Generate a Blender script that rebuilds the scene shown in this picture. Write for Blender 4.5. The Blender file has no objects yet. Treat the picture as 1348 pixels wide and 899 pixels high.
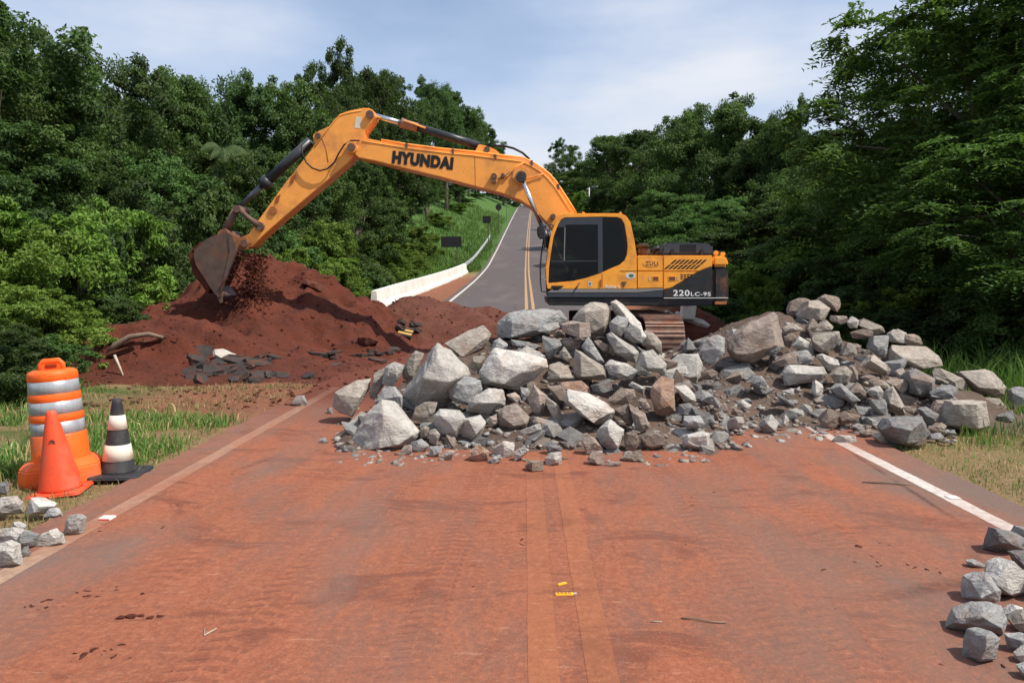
import bpy, bmesh, math, random
import numpy as np
from mathutils import Vector, Matrix, noise as mnoise
from mathutils.geometry import tessellate_polygon

# ------------------------------------------------------------------ camera, sky, sun, exposure
S = bpy.context.scene
C = S.collection
F = 1018.0
cam_d = bpy.data.cameras.new('camera')
cam = bpy.data.objects.new('camera', cam_d); C.objects.link(cam)
cam_d.sensor_width = 36.0; cam_d.lens = 36.0 * F / 1348.0
cam_d.clip_start = 0.05; cam_d.clip_end = 3000
CAMP = Vector((-0.22, 0.0, 1.8))
cam.location = CAMP
cam.rotation_euler = (math.radians(90) - math.atan(77.5 / F), 0, math.atan(16 / F))
S.camera = cam
CR = cam.rotation_euler.to_matrix()

SUN_FROM = Vector((0.66, -0.27, 1.0)).normalized()          # direction towards the sun
sd = bpy.data.lights.new('sun', 'SUN'); sun = bpy.data.objects.new('sun', sd); C.objects.link(sun)
sd.energy = 5.0; sd.angle = math.radians(0.6); sd.color = (1.0, 0.94, 0.83)
sun.rotation_euler = (-SUN_FROM).to_track_quat('-Z', 'Y').to_euler(); sun.location = (20, -15, 40)
w = bpy.data.worlds.new('World'); S.world = w; w.use_nodes = True
nt = w.node_tree; nt.nodes.clear()
o_ = nt.nodes.new('ShaderNodeOutputWorld'); bg = nt.nodes.new('ShaderNodeBackground')
sky = nt.nodes.new('ShaderNodeTexSky'); sky.sky_type = 'NISHITA'; sky.sun_disc = False
sky.sun_elevation = math.asin(SUN_FROM.z); sky.sun_rotation = math.atan2(SUN_FROM.x, SUN_FROM.y)
sky.air_density = 1.0; sky.dust_density = 1.5; sky.ozone_density = 1.2
tc = nt.nodes.new('ShaderNodeTexCoord'); mp = nt.nodes.new('ShaderNodeMapping')
mp.inputs['Scale'].default_value = (1.0, 1.3, 3.0); mp.inputs['Rotation'].default_value = (0.1, 0.12, 0.4)
nz = nt.nodes.new('ShaderNodeTexNoise'); nz.inputs['Scale'].default_value = 1.7; nz.inputs['Detail'].default_value = 6
nz.inputs['Roughness'].default_value = 0.52
rp = nt.nodes.new('ShaderNodeValToRGB')
rp.color_ramp.elements[0].position = 0.34; rp.color_ramp.elements[0].color = (0.24, 0.24, 0.24, 1)
rp.color_ramp.elements[1].position = 0.68; rp.color_ramp.elements[1].color = (1.0, 1.0, 1.0, 1)
mx = nt.nodes.new('ShaderNodeMix'); mx.data_type = 'RGBA'
cm = nt.nodes.new('ShaderNodeMix'); cm.data_type = 'RGBA'; cm.inputs[6].default_value = (4.3, 5.1, 6.7, 1); cm.inputs[7].default_value = (5.6, 5.8, 6.3, 1)
cr2 = nt.nodes.new('ShaderNodeValToRGB'); cr2.color_ramp.elements[0].position = 0.42; cr2.color_ramp.elements[1].position = 0.62
nt.links.new(nz.outputs[0], cr2.inputs[0]); nt.links.new(cr2.outputs[0], cm.inputs[0]); nt.links.new(cm.outputs[2], mx.inputs[7])
nt.links.new(tc.outputs['Generated'], mp.inputs[0]); nt.links.new(mp.outputs[0], nz.inputs[0])
nt.links.new(nz.outputs[0], rp.inputs[0]); nt.links.new(rp.outputs[0], mx.inputs[0])
nt.links.new(sky.outputs[0], mx.inputs[6]); nt.links.new(mx.outputs[2], bg.inputs[0])
bg.inputs[1].default_value = 0.13
nt.links.new(bg.outputs[0], o_.inputs[0])
S.view_settings.view_transform = 'Standard'; S.view_settings.look = 'None'
S.view_settings.exposure = 0.22; S.view_settings.gamma = 1.0; S.view_settings.use_curve_mapping = False
S.render.engine = 'CYCLES'
S.cycles.use_denoising = True
S.cycles.max_bounces = 6; S.cycles.transparent_max_bounces = 8
S.cycles.diffuse_bounces = 3; S.cycles.glossy_bounces = 3; S.cycles.transmission_bounces = 4
S.cycles.caustics_reflective = False; S.cycles.caustics_refractive = False

# ------------------------------------------------------------------ helpers
rng = random.Random(7)
nrg = np.random.default_rng(11)

def ray(px, py):
    return CR @ Vector(((px - 674.0) / F, -(py - 449.5) / F, -1.0))
def at(px, py, Y):
    d = ray(px, py); t = (Y - CAMP.y) / d.y
    return CAMP + d * t
def ground(px, py, z=0.0):
    d = ray(px, py); t = (z - CAMP.z) / d.z
    return CAMP + d * t

def tag(o, label=None, cat=None, group=None, kind=None):
    if label: o['label'] = label
    if cat: o['category'] = cat
    if group: o['group'] = group
    if kind: o['kind'] = kind
    elif label and cat: o['kind'] = 'thing'
    return o
def link(name, me, parent=None, loc=None):
    o = bpy.data.objects.new(name, me); C.objects.link(o)
    if parent is not None: o.parent = parent
    if loc is not None: o.location = loc
    return o
def empty(name, loc=(0, 0, 0), rz=0.0):
    o = bpy.data.objects.new(name, None); C.objects.link(o)
    o.location = loc; o.rotation_euler = (0, 0, rz); o.empty_display_size = 0.3
    return o
def mesh_from(name, verts, faces, m=None, smooth=False):
    me = bpy.data.meshes.new(name); me.from_pydata([tuple(v) for v in verts], [], faces); me.update()
    if m is not None: me.materials.append(m)
    if smooth: me.polygons.foreach_set('use_smooth', [True] * len(me.polygons))
    return me
def np_mesh(name, V, T, m=None, smooth=False, mat_idx=None, mats=None):
    V = np.asarray(V, np.float32); T = np.asarray(T, np.int32); k = T.shape[1]
    me = bpy.data.meshes.new(name)
    me.vertices.add(len(V)); me.vertices.foreach_set('co', V.ravel())
    me.loops.add(T.size); me.loops.foreach_set('vertex_index', T.ravel())
    me.polygons.add(len(T)); me.polygons.foreach_set('loop_start', np.arange(0, T.size, k, dtype=np.int32))
    me.polygons.foreach_set('loop_total', np.full(len(T), k, np.int32))
    if mats:
        for q in mats: me.materials.append(q)
    elif m is not None: me.materials.append(m)
    if mat_idx is not None: me.polygons.foreach_set('material_index', np.asarray(mat_idx, np.int32))
    me.update(calc_edges=True)
    if smooth: me.polygons.foreach_set('use_smooth', np.ones(len(T), bool))
    return me
def bm_mesh(bm, name, m=None, smooth=False):
    me = bpy.data.meshes.new(name); bm.normal_update(); bm.to_mesh(me); bm.free()
    if m is not None: me.materials.append(m)
    if smooth: me.polygons.foreach_set('use_smooth', [True] * len(me.polygons))
    return me

def bm_box(bm, cx, cy, cz, sx, sy, sz, M=None):
    vs = []
    for dx in (-.5, .5):
        for dy in (-.5, .5):
            for dz in (-.5, .5):
                v = Vector((cx + dx * sx, cy + dy * sy, cz + dz * sz))
                vs.append(bm.verts.new(M @ v if M else v))
    for f in ((0, 1, 3, 2), (4, 6, 7, 5), (0, 4, 5, 1), (2, 3, 7, 6), (0, 2, 6, 4), (1, 5, 7, 3)):
        bm.faces.new([vs[i] for i in f])
    return vs
def box_mesh(name, cx, cy, cz, sx, sy, sz, m, bev=0.0, M=None, seg=2):
    bm = bmesh.new(); bm_box(bm, cx, cy, cz, sx, sy, sz, M)
    bmesh.ops.recalc_face_normals(bm, faces=bm.faces)
    if bev > 0: bmesh.ops.bevel(bm, geom=bm.edges[:], offset=bev, segments=seg, affect='EDGES', clamp_overlap=True)
    return bm_mesh(bm, name, m)
def prism_mesh(name, xz, y0, y1, m, bev=0.0, holes=(), org=Vector((0, 0, 0)), smooth=False):
    """polygon (x,z) extruded from y0 (near) to y1 (far), optional holes"""
    bm = bmesh.new(); loops = [list(xz)] + [list(h) for h in holes]
    front, back = [], []
    for lp in loops:
        front += [bm.verts.new((p[0] - org.x, y0 - org.y, p[1] - org.z)) for p in lp]
        back += [bm.verts.new((p[0] - org.x, y1 - org.y, p[1] - org.z)) for p in lp]
    if holes:
        tris = tessellate_polygon([[Vector((p[0], p[1], 0)) for p in lp] for lp in loops])
        for t in tris:
            try:
                bm.faces.new([front[i] for i in t]); bm.faces.new([back[i] for i in reversed(t)])
            except ValueError: pass
    else:
        bm.faces.new(front); bm.faces.new(list(reversed(back)))
    s = 0
    for lp in loops:
        n = len(lp)
        for i in range(n):
            a, b = s + i, s + (i + 1) % n
            bm.faces.new((front[a], back[a], back[b], front[b]))
        s += n
    bmesh.ops.recalc_face_normals(bm, faces=bm.faces)
    if bev > 0:
        es = [e for e in bm.edges if len(e.link_faces) == 2 and e.calc_face_angle(0) > 0.6]
        bmesh.ops.bevel(bm, geom=es, offset=bev, segments=2, affect='EDGES', clamp_overlap=True)
    return bm_mesh(bm, name, m, smooth)
def tube_pts(bm, pts, rad, n=10, cap=True):
    pts = [Vector(p) for p in pts]; rads = rad if isinstance(rad, (list, tuple)) else [rad] * len(pts)
    rings = []; up = None
    for i, p in enumerate(pts):
        d = (pts[min(i + 1, len(pts) - 1)] - pts[max(i - 1, 0)]).normalized()
        if up is None:
            up = d.orthogonal().normalized()
        up = (up - d * up.dot(d))
        if up.length < 1e-5: up = d.orthogonal()
        up.normalize(); sdv = d.cross(up)
        rings.append([bm.verts.new(p + (up * math.cos(2 * math.pi * k / n) + sdv * math.sin(2 * math.pi * k / n)) * rads[i]) for k in range(n)])
    for a, b in zip(rings, rings[1:]):
        for k in range(n):
            f = bm.faces.new((a[k], a[(k + 1) % n], b[(k + 1) % n], b[k])); f.smooth = True
    if cap:
        bm.faces.new(list(reversed(rings[0]))); bm.faces.new(rings[-1])
def tube_mesh(name, pts, rad, m, n=10, org=Vector((0, 0, 0))):
    bm = bmesh.new(); tube_pts(bm, [Vector(p) - org for p in pts], rad, n)
    return bm_mesh(bm, name, m)
def lathe_mesh(name, prof, m, n=28, cap=True):
    bm = bmesh.new(); rings = []
    for r, z in prof:
        rings.append([bm.verts.new((r * math.cos(2 * math.pi * k / n), r * math.sin(2 * math.pi * k / n), z)) for k in range(n)])
    for a, b in zip(rings, rings[1:]):
        for k in range(n):
            f = bm.faces.new((a[k], a[(k + 1) % n], b[(k + 1) % n], b[k])); f.smooth = True
    if cap:
        bm.faces.new(list(reversed(rings[0]))); bm.faces.new(rings[-1])
    bmesh.ops.recalc_face_normals(bm, faces=bm.faces)
    me = bm_mesh(bm, name, m)
    return me

# ---- node materials
class NT:
    def __init__(s, name):
        s.m = bpy.data.materials.new(name); s.m.use_nodes = True; s.t = s.m.node_tree
        s.b = s.t.nodes['Principled BSDF']; s.out = s.t.nodes['Material Output']
        s.b.inputs['Specular IOR Level'].default_value = 0.3
    def n(s, ty, **kw):
        q = s.t.nodes.new(ty)
        for k, v in kw.items(): setattr(q, k, v)
        return q
    def L(s, a, b): s.t.links.new(a, b)
    def pos(s, scale=(1, 1, 1), obj=False, rot=(0, 0, 0)):
        g = s.n('ShaderNodeTexCoord').outputs['Object'] if obj else s.n('ShaderNodeNewGeometry').outputs['Position']
        q = s.n('ShaderNodeMapping'); q.inputs['Scale'].default_value = scale; q.inputs['Rotation'].default_value = rot
        s.L(g, q.inputs[0]); return q.outputs[0]
    def noise(s, vec, scale, detail=4, rough=0.55, dist=0.0):
        q = s.n('ShaderNodeTexNoise'); q.inputs['Scale'].default_value = scale; q.inputs['Detail'].default_value = detail
        q.inputs['Roughness'].default_value = rough; q.inputs['Distortion'].default_value = dist
        if vec is not None: s.L(vec, q.inputs[0])
        return q.outputs[0]
    def ramp(s, v, a, b, ca=(0, 0, 0), cb=(1, 1, 1)):
        q = s.n('ShaderNodeValToRGB'); e = q.color_ramp.elements
        e[0].position = a; e[1].position = b; e[0].color = (*ca, 1); e[1].color = (*cb, 1)
        s.L(v, q.inputs[0]); return q.outputs[0]
    def mix(s, f, a, b, mode='MIX'):
        q = s.n('ShaderNodeMix', data_type='RGBA', blend_type=mode)
        for i, v in ((0, f), (6, a), (7, b)):
            if isinstance(v, (int, float)): q.inputs[i].default_value = v
            elif isinstance(v, tuple): q.inputs[i].default_value = (*v, 1)
            else: s.L(v, q.inputs[i])
        return q.outputs[2]
    def math(s, op, a, b=None, c=None, clamp=False):
        q = s.n('ShaderNodeMath', operation=op); q.use_clamp = clamp
        for i, v in enumerate((a, b, c)):
            if v is None: continue
            if isinstance(v, (int, float)): q.inputs[i].default_value = v
            else: s.L(v, q.inputs[i])
        return q.outputs[0]
    def bump(s, h, strength=0.3, dist=0.02):
        q = s.n('ShaderNodeBump'); q.inputs['Strength'].default_value = strength; q.inputs['Distance'].default_value = dist
        s.L(h, q.inputs['Height']); s.L(q.outputs[0], s.b.inputs['Normal']); return q
    def col(s, c):
        if isinstance(c, tuple): s.b.inputs['Base Color'].default_value = (*c, 1)
        else: s.L(c, s.b.inputs['Base Color'])
        return s
    def rough(s, r):
        if isinstance(r, (int, float)): s.b.inputs['Roughness'].default_value = r
        else: s.L(r, s.b.inputs['Roughness'])
        return s
def plain(name, c, r=0.5, metal=0.0, var=0.12, dirt=None, dscale=3.0, damt=0.5):
    q = NT(name); v = q.pos()
    n1 = q.noise(v, 6, 5); base = q.mix(q.ramp(n1, .3, .75), tuple(x * (1 - var) for x in c), tuple(min(1, x * (1 + var)) for x in c))
    if dirt:
        n2 = q.noise(v, dscale, 7, 0.65); base = q.mix(q.math('MULTIPLY', q.ramp(n2, .50, .68), damt), base, dirt)
    q.col(base).rough(q.math('ADD', q.math('MULTIPLY', n1, 0.25), r - 0.12)); q.b.inputs['Metallic'].default_value = metal
    if dirt:
        n4 = q.noise(v, 26, 5, 0.7); q.col(q.mix(q.math('MULTIPLY', q.ramp(n4, .60, .70), damt * 0.8), base, tuple(x * .6 for x in dirt)))
    n3 = q.noise(v, 60, 3); q.bump(n3, 0.08, 0.004)
    return q.m
SOIL = (0.115, 0.030, 0.016)
DUST = (0.285, 0.084, 0.039)
# ------------------------------------------------------------------ ground model
_ky = np.array([-60, 0, 18, 25, 32.7, 42.4, 55, 70, 94, 130, 198, 225, 260, 330, 700.])
_kz = np.array([0, 0, 0.03, 0.36, 0.9, 1.38, 2.1, 3.2, 6.1, 11.0, 20.5, 23.6, 25.4, 26.5, 26.])
_yy = np.linspace(-60, 700, 3041); _zz = np.interp(_yy, _ky, _kz)
_zz = np.convolve(np.pad(_zz, 24, mode='edge'), np.ones(49) / 49, mode='same')[24:-24]
def zr(y): return float(np.interp(y, _yy, _zz))
def xc(y): return 0.0 if y < 60 else 1.6 * ((min(y, 260) - 60) / 140) ** 1.5     # slight bend to the right far up
def sstep(a, b, x):
    t = max(0.0, min(1.0, (x - a) / (b - a))); return t * t * (3 - 2 * t)
def terrain(x, y):
    z0 = zr(y); d = x - xc(y); a = abs(d)
    z = z0 - 0.05
    if d < 0:
        fall = sstep(13, 24, y) * (1 - sstep(52, 72, y))
        rise = sstep(62, 100, y)
        z -= fall * 2.6 * sstep(6.6, 13, a)
        z += rise * (0.42 * max(0, a - 5.2) if a < 16 else 0.42 * 10.8 + 0.08 * (a - 16))
        z -= (1 - fall) * (1 - rise) * 0.10 * sstep(5.0, 9.0, a)
    else:
        fall = sstep(17, 28, y) * (1 - sstep(52, 75, y))
        rise = sstep(62, 100, y)
        z -= fall * 2.2 * sstep(6.2, 12, a)
        z += rise * (0.3 * max(0, a - 5.2) if a < 16 else 0.3 * 10.8 + 0.06 * (a - 16))
    if a > 4.3:
        k = min(1.0, (a - 4.3) / 2.0)
        z += k * (0.10 * mnoise.noise(Vector((x * 0.7, y * 0.7, 0))) + 0.05 * mnoise.noise(Vector((x * 2.1, y * 2.1, 4))))
        if a > 25: z += 0.8 * mnoise.noise(Vector((x * 0.05, y * 0.05, 2)))
    return z

def heap_center(x, y):
    h = min((y - 7.55) * 0.44, (13.4 - y) * 0.75, (x + 2.75) * 0.80, (2.35 - x) * 1.1 + 0.25 * (y > 9) , 1.48)
    return h
def heap_right(x, y):
    front = 8.75 if x < 4.0 else 8.75 + (x - 4.0) * 0.15
    cap = 1.55 if x < 5.0 else 1.55 - (x - 5.0) * 0.55
    if x < 3.9: cap = min(cap, 0.62 + max(0.0, x - 2.3) * 0.58)
    h = min((y - front) * 0.385, (16.2 - y) * 0.6, (x - 0.9) * 0.9, cap, (6.75 - x) * 0.6)
    return h
def heaps(x, y):
    h = max(heap_center(x, y), heap_right(x, y))
    if h < -0.3: return -9
    low = 0.15 + 0.24 * sstep(0.35, 0.85, h) if x < 1.7 else 0.12 + 0.04 * sstep(0.25, 0.8, h)
    h -= low * sstep(-0.2, 0.35, h)
    return h - 0.12 + 0.10 * mnoise.noise(Vector((x * 1.6, y * 1.6, 1))) + 0.05 * mnoise.noise(Vector((x * 5, y * 5, 3)))
_mx = [-12.6, -11.5, -10.6, -9.9, -9.1, -8.2, -7.45, -6.65, -5.65, -4.85, -4.05, -3.65, -2.9, -2.2]
_mz = [-0.2, 0.05, 0.45, 1.05, 1.6, 2.18, 2.34, 2.26, 2.04, 1.64, 1.06, 0.76, 0.12, -0.2]
def mound(x, y):
    R = float(np.interp(x, _mx, _mz))
    if R <= -0.1: return -9
    yr = 20.4; yf = 14.0 if x > -7 else 14.0 - (-7 - x) * 0.35
    yf += 0.5 * mnoise.noise(Vector((x * 0.9, 5, 0)))
    if x > -4: yf += (x + 4) * 1.4
    if y <= yr:
        t = (y - yf) / (yr - yf)
        if t < -0.05: return -9
        k = t ** 1.38 if t > 0 else t
    else:
        k = 1 - ((y - yr) / 3.6) ** 1.3
    h = R * k
    # a lower apron of tipped soil in front, with a scooped hollow between it and the crest
    h += 0.52 * math.exp(-((x + 7.4) / 1.25) ** 2 - ((y - 15.6) / 0.8) ** 2) + 0.30 * math.exp(-((x + 9.2) / 0.8) ** 2 - ((y - 15.4) / 0.8) ** 2)
    h -= 0.34 * math.exp(-((x + 7.9) / 0.8) ** 2 - ((y - 17.3) / 0.5) ** 2)
    h += 0.34 * math.exp(-((x + 6.5) / 0.40) ** 2 - ((y - 17.8) / 0.6) ** 2)
    h -= 0.32 * math.exp(-((x + 5.0) / 1.0) ** 2 - ((y - 17.2) / 0.7) ** 2)
    amp = min(1.0, max(0.0, h * 2.0))
    h += amp * (0.30 * mnoise.noise(Vector((x * 0.9, y * 0.9, 7))) + 0.24 * mnoise.noise(Vector((x * 2.6, y * 2.6, 9))) + 0.11 * abs(mnoise.noise(Vector((x * 4.5, y * 4.5, 2)))) + 0.045 * mnoise.noise(Vector((x * 14, y * 14, 5))))
    return h
def low_mound(x, y):
    cxs = [-5.2, -4.55, -3.9, -3.0, -2.2, -1.4, -0.7, 0.0, 0.6]
    czs = [-0.1, 0.9, 1.36, 1.34, 1.12, 1.04, 0.95, 0.7, -0.2]
    R = float(np.interp(x, cxs, czs))
    if R <= 0: return -9
    k = 1 - abs((y - 23.0) / (2.6 if y < 23 else 2.4)) ** 1.6
    if k < -0.1: return -9
    h = R * k
    return h + 0.14 * mnoise.noise(Vector((x * 1.5, y * 1.5, 17))) * min(1, max(0, h * 3)) + 0.06 * mnoise.noise(Vector((x * 5, y * 5, 19)))
def back_mound(x, y):
    R = float(np.interp(x, [2.8, 3.6, 4.2, 4.9, 5.8, 6.6], [-.1, 1.0, 1.25, 0.95, 0.35, -.1]))
    k = 1 - abs((y - 21.3) / 2.0) ** 1.5
    if R <= 0 or k < -0.1: return -9
    h = R * k
    return h + 0.10 * mnoise.noise(Vector((x * 2, y * 2, 27))) + 0.05 * mnoise.noise(Vector((x * 6, y * 6, 29)))
def G(x, y):
    return max(terrain(x, y) + 0.05 if abs(x) < 4 else terrain(x, y), heaps(x, y), mound(x, y), low_mound(x, y), back_mound(x, y))
def hit(px, py, fn=G, y0=2.5, y1=60.0):
    d = ray(px, py); Y = y0
    while Y < y1:
        p = CAMP + d * ((Y - CAMP.y) / d.y)
        if p.z <= fn(p.x, p.y): return p
        Y += 0.04 if Y < 25 else 0.15
    return CAMP + d * ((y1 - CAMP.y) / d.y)

def grid_mesh(name, xs, ys, fn, m, smooth=True, keep=None):
    nx, ny = len(xs), len(ys)
    Z = np.array([[fn(x, y) for x in xs] for y in ys])
    X, Y = np.meshgrid(xs, ys); V = np.stack([X.ravel(), Y.ravel(), Z.ravel()], 1)
    idx = np.arange(nx * ny).reshape(ny, nx)
    q = np.stack([idx[:-1, :-1].ravel(), idx[:-1, 1:].ravel(), idx[1:, 1:].ravel(), idx[1:, :-1].ravel()], 1)
    if keep is not None:
        zq = Z.ravel()[q].max(1); q = q[zq > keep]
        u, inv = np.unique(q, return_inverse=True); V = V[u]; q = inv.reshape(q.shape)
    return np_mesh(name, V, q, m, smooth)

# ------------------------------------------------------------------ ground materials
def dust_nodes(q):
    """red soil dust over the road: returns (dust factor, dust colour, relief height)"""
    v = q.pos(); sx = q.n('ShaderNodeSeparateXYZ'); q.L(v, sx.inputs[0]); X, Y = sx.outputs[0], sx.outputs[1]
    big = q.noise(q.pos((1.0, 0.33, 1)), 0.8, 5, 0.6, 0.6)
    mid = q.noise(q.pos((1.6, 0.55, 1)), 1.7, 6, 0.68, 0.5)
    fine = q.noise(v, 22, 5, 0.7)
    # heavier between the wheel paths and towards the heap, thin along both edges
    ctr = q.math('SUBTRACT', 1.0, q.math('POWER', q.math('ABSOLUTE', q.math('DIVIDE', q.math('ADD', X, 0.35), 3.5)), 2.2))
    far = q.math('MULTIPLY', q.math('SUBTRACT', Y, 6.5, clamp=False), 0.035)
    past = q.ramp(q.math('DIVIDE', Y, 60), 0.155, 0.20)                     # full soil past the heap
    gone = q.ramp(q.math('DIVIDE', Y, 60), 0.405, 0.46)                     # clean road again beyond the works
    f = q.math('ADD', q.math('MULTIPLY', ctr, 0.50), q.math('MULTIPLY', q.math('SUBTRACT', big, 0.5), 2.4))
    f = q.math('ADD', f, q.math('MULTIPLY', q.math('SUBTRACT', mid, 0.5), 1.0))
    f = q.math('ADD', f, q.math('MULTIPLY', q.math('SUBTRACT', fine, 0.5), 0.8))
    f = q.math('ADD', q.math('ADD', f, far), 0.43)
    f = q.math('MAXIMUM', q.math('MINIMUM', f, 0.93), q.math('MULTIPLY', past, 1.0), clamp=True)
    f = q.math('MULTIPLY', f, q.math('SUBTRACT', 1.0, q.math('MULTIPLY', gone, 0.93)), clamp=True)
    c = q.mix(q.ramp(mid, .30, .72), (0.185, 0.052, 0.025), DUST)
    c = q.mix(q.ramp(fine, .42, .8), c, (0.34, 0.125, 0.066))
    blot = q.noise(q.pos((1.0, 1.9, 1)), 1.15, 7, 0.68, 0.8)                # damp, darker clots of soil
    c = q.mix(q.math('MULTIPLY', q.ramp(blot, .54, .62), 0.85), c, (0.150, 0.042, 0.022))
    scf = q.noise(q.pos((0.55, 2.4, 1)), 9, 5, 0.72, 0.4)
    c = q.mix(q.math('MULTIPLY', q.ramp(scf, .60, .68), 0.5), c, (0.42, 0.20, 0.125))
    c = q.mix(q.math('MULTIPLY', q.ramp(scf, .30, .38, (1, 1, 1), (0, 0, 0)), 0.55), c, (0.20, 0.058, 0.030))
    spk = q.noise(v, 75, 3, 0.75); c = q.mix(q.math('MULTIPLY', q.ramp(spk, .55, .64), 0.6), c, (0.15, 0.055, 0.035))
    c = q.mix(q.math('MULTIPLY', q.ramp(spk, .34, .42, (1, 1, 1), (0, 0, 0)), 0.45), c, (0.42, 0.19, 0.11))
    c = q.mix(past, c, SOIL)
    # tyre treads pressed in the dust: chevron bars inside a few wheel paths
    tread = None
    for x0, sl, wd, fr in ((-1.55, 0.10, 0.16, 30), (-0.72, 0.045, 0.13, 34), (1.12, -0.02, 0.17, 30), (1.95, 0.06, 0.15, 33), (-2.35, 0.16, 0.14, 28), (1.5, 0.10, 0.15, 32)):
        dx = q.math('SUBTRACT', q.math('SUBTRACT', X, x0), q.math('MULTIPLY', q.math('SUBTRACT', Y, 5.0), sl))
        dx = q.math('ADD', dx, q.math('MULTIPLY', q.math('SUBTRACT', big, 0.5), 0.25))
        ins = q.math('SUBTRACT', 1.0, q.ramp(q.math('DIVIDE', q.math('ABSOLUTE', dx), wd), 0.8, 1.0))
        ph = q.math('ADD', q.math('MULTIPLY', Y, fr * 2.1), q.math('MULTIPLY', q.math('ABSOLUTE', dx), 20.0))
        ph = q.math('ADD', ph, q.math('MULTIPLY', mid, 4.0))
        bar = q.ramp(q.math('SINE', ph), 0.05, 0.75)
        grv = q.math('GREATER_THAN', q.math('ABSOLUTE', q.math('SINE', q.math('MULTIPLY', dx, 3.1416 / wd * 1.5))), 0.28)
        b = q.math('MULTIPLY', q.math('MULTIPLY', ins, bar), grv)
        tread = b if tread is None else q.math('MAXIMUM', tread, b)
    wear = q.ramp(q.noise(q.pos((1.3, .5, 1)), 1.1, 4, 0.6), .40, .52)
    near = q.math('SUBTRACT', 1.0, q.ramp(q.math('DIVIDE', Y, 60), 0.14, 0.17))
    tread = q.math('MULTIPLY', q.math('MULTIPLY', q.math('MULTIPLY', tread, wear), f), near)
    c = q.mix(q.math('MULTIPLY', tread, 0.8), c, (0.19, 0.058, 0.032))
    h = q.math('ADD', q.math('ADD', q.math('MULTIPLY', fine, 0.45), q.math('MULTIPLY', spk, 0.12)), q.math('ADD', q.math('MULTIPLY', mid, 0.9), q.math('MULTIPLY', tread, -0.45)))
    return f, c, h, gone
def road_material():
    q = NT('dusty_asphalt'); f, c, h, fine = dust_nodes(q); v = q.pos()
    agg = q.noise(v, 140, 3, 0.7); pat = q.noise(q.pos((1, .25, 1)), 0.7, 4)
    asp = q.mix(q.ramp(agg, .32, .72), (0.080, 0.054, 0.045), (0.20, 0.138, 0.110))
    asp = q.mix(q.ramp(pat, .3, .7), asp, (0.165, 0.102, 0.080))
    # rolled grooves across the lane edges and hairline cracks
    wv = q.n('ShaderNodeTexVoronoi', feature='DISTANCE_TO_EDGE'); wv.inputs['Scale'].default_value = 0.42
    q.L(q.mix(0.25, q.pos((1, 0.45, 1)), q.n('ShaderNodeTexNoise').outputs[1]), wv.inputs[0])
    crack = q.math('SUBTRACT', 1.0, q.ramp(wv.outputs[0], 0.0, 0.012))
    crk = q.math('MULTIPLY', crack, q.ramp(q.noise(v, 0.5, 3), .5, .6))
    asp = q.mix(q.math('MULTIPLY', crk, 0.8), asp, (0.04, 0.03, 0.03))
    asp = q.mix(fine, asp, q.mix(q.ramp(agg, .32, .72), (0.062, 0.055, 0.055), (0.120, 0.108, 0.109)))
    asp = q.mix(q.math('MULTIPLY', q.ramp(q.noise(q.pos((.6, .12, 1)), 0.9, 6, 0.65), .52, .62), 0.35), asp, (0.16, 0.135, 0.125))
    asp = q.mix(q.math('MULTIPLY', crk, 0.7), asp, (0.035, 0.03, 0.03))
    q.col(q.mix(f, asp, c)).rough(0.9)
    q.bump(q.math('ADD', h, q.math('MULTIPLY', agg, 0.12)), 0.85, 0.02)
    return q.m
def paint_material(name, colr, keep):
    q = NT(name); f, c, h, fine = dust_nodes(q)
    wearn = q.noise(q.pos((2, 2, 1)), 7, 6, 0.7)
    p = q.mix(q.ramp(wearn, .35, .7), tuple(x * 0.62 for x in colr), colr)
    q.col(q.mix(q.math('MULTIPLY', f, keep), p, c)).rough(0.8); q.bump(h, 0.4, 0.02)
    return q.m
def soil_material(name, a, b, cl=(0.20, 0.06, 0.03)):
    q = NT(name); v = q.pos(); n1 = q.noise(v, 1.7, 7, 0.65, 0.3); n2 = q.noise(v, 14, 6, 0.7)
    c = q.mix(q.ramp(n1, .32, .68), a, b); c = q.mix(q.math('MULTIPLY', q.ramp(n2, .5, .8), 0.6), c, cl)
    q.col(c).rough(0.95); q.bump(q.math('ADD', n2, q.math('MULTIPLY', q.noise(v, 55, 4, 0.7), 0.4)), 0.9, 0.05)
    return q.m
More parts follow.
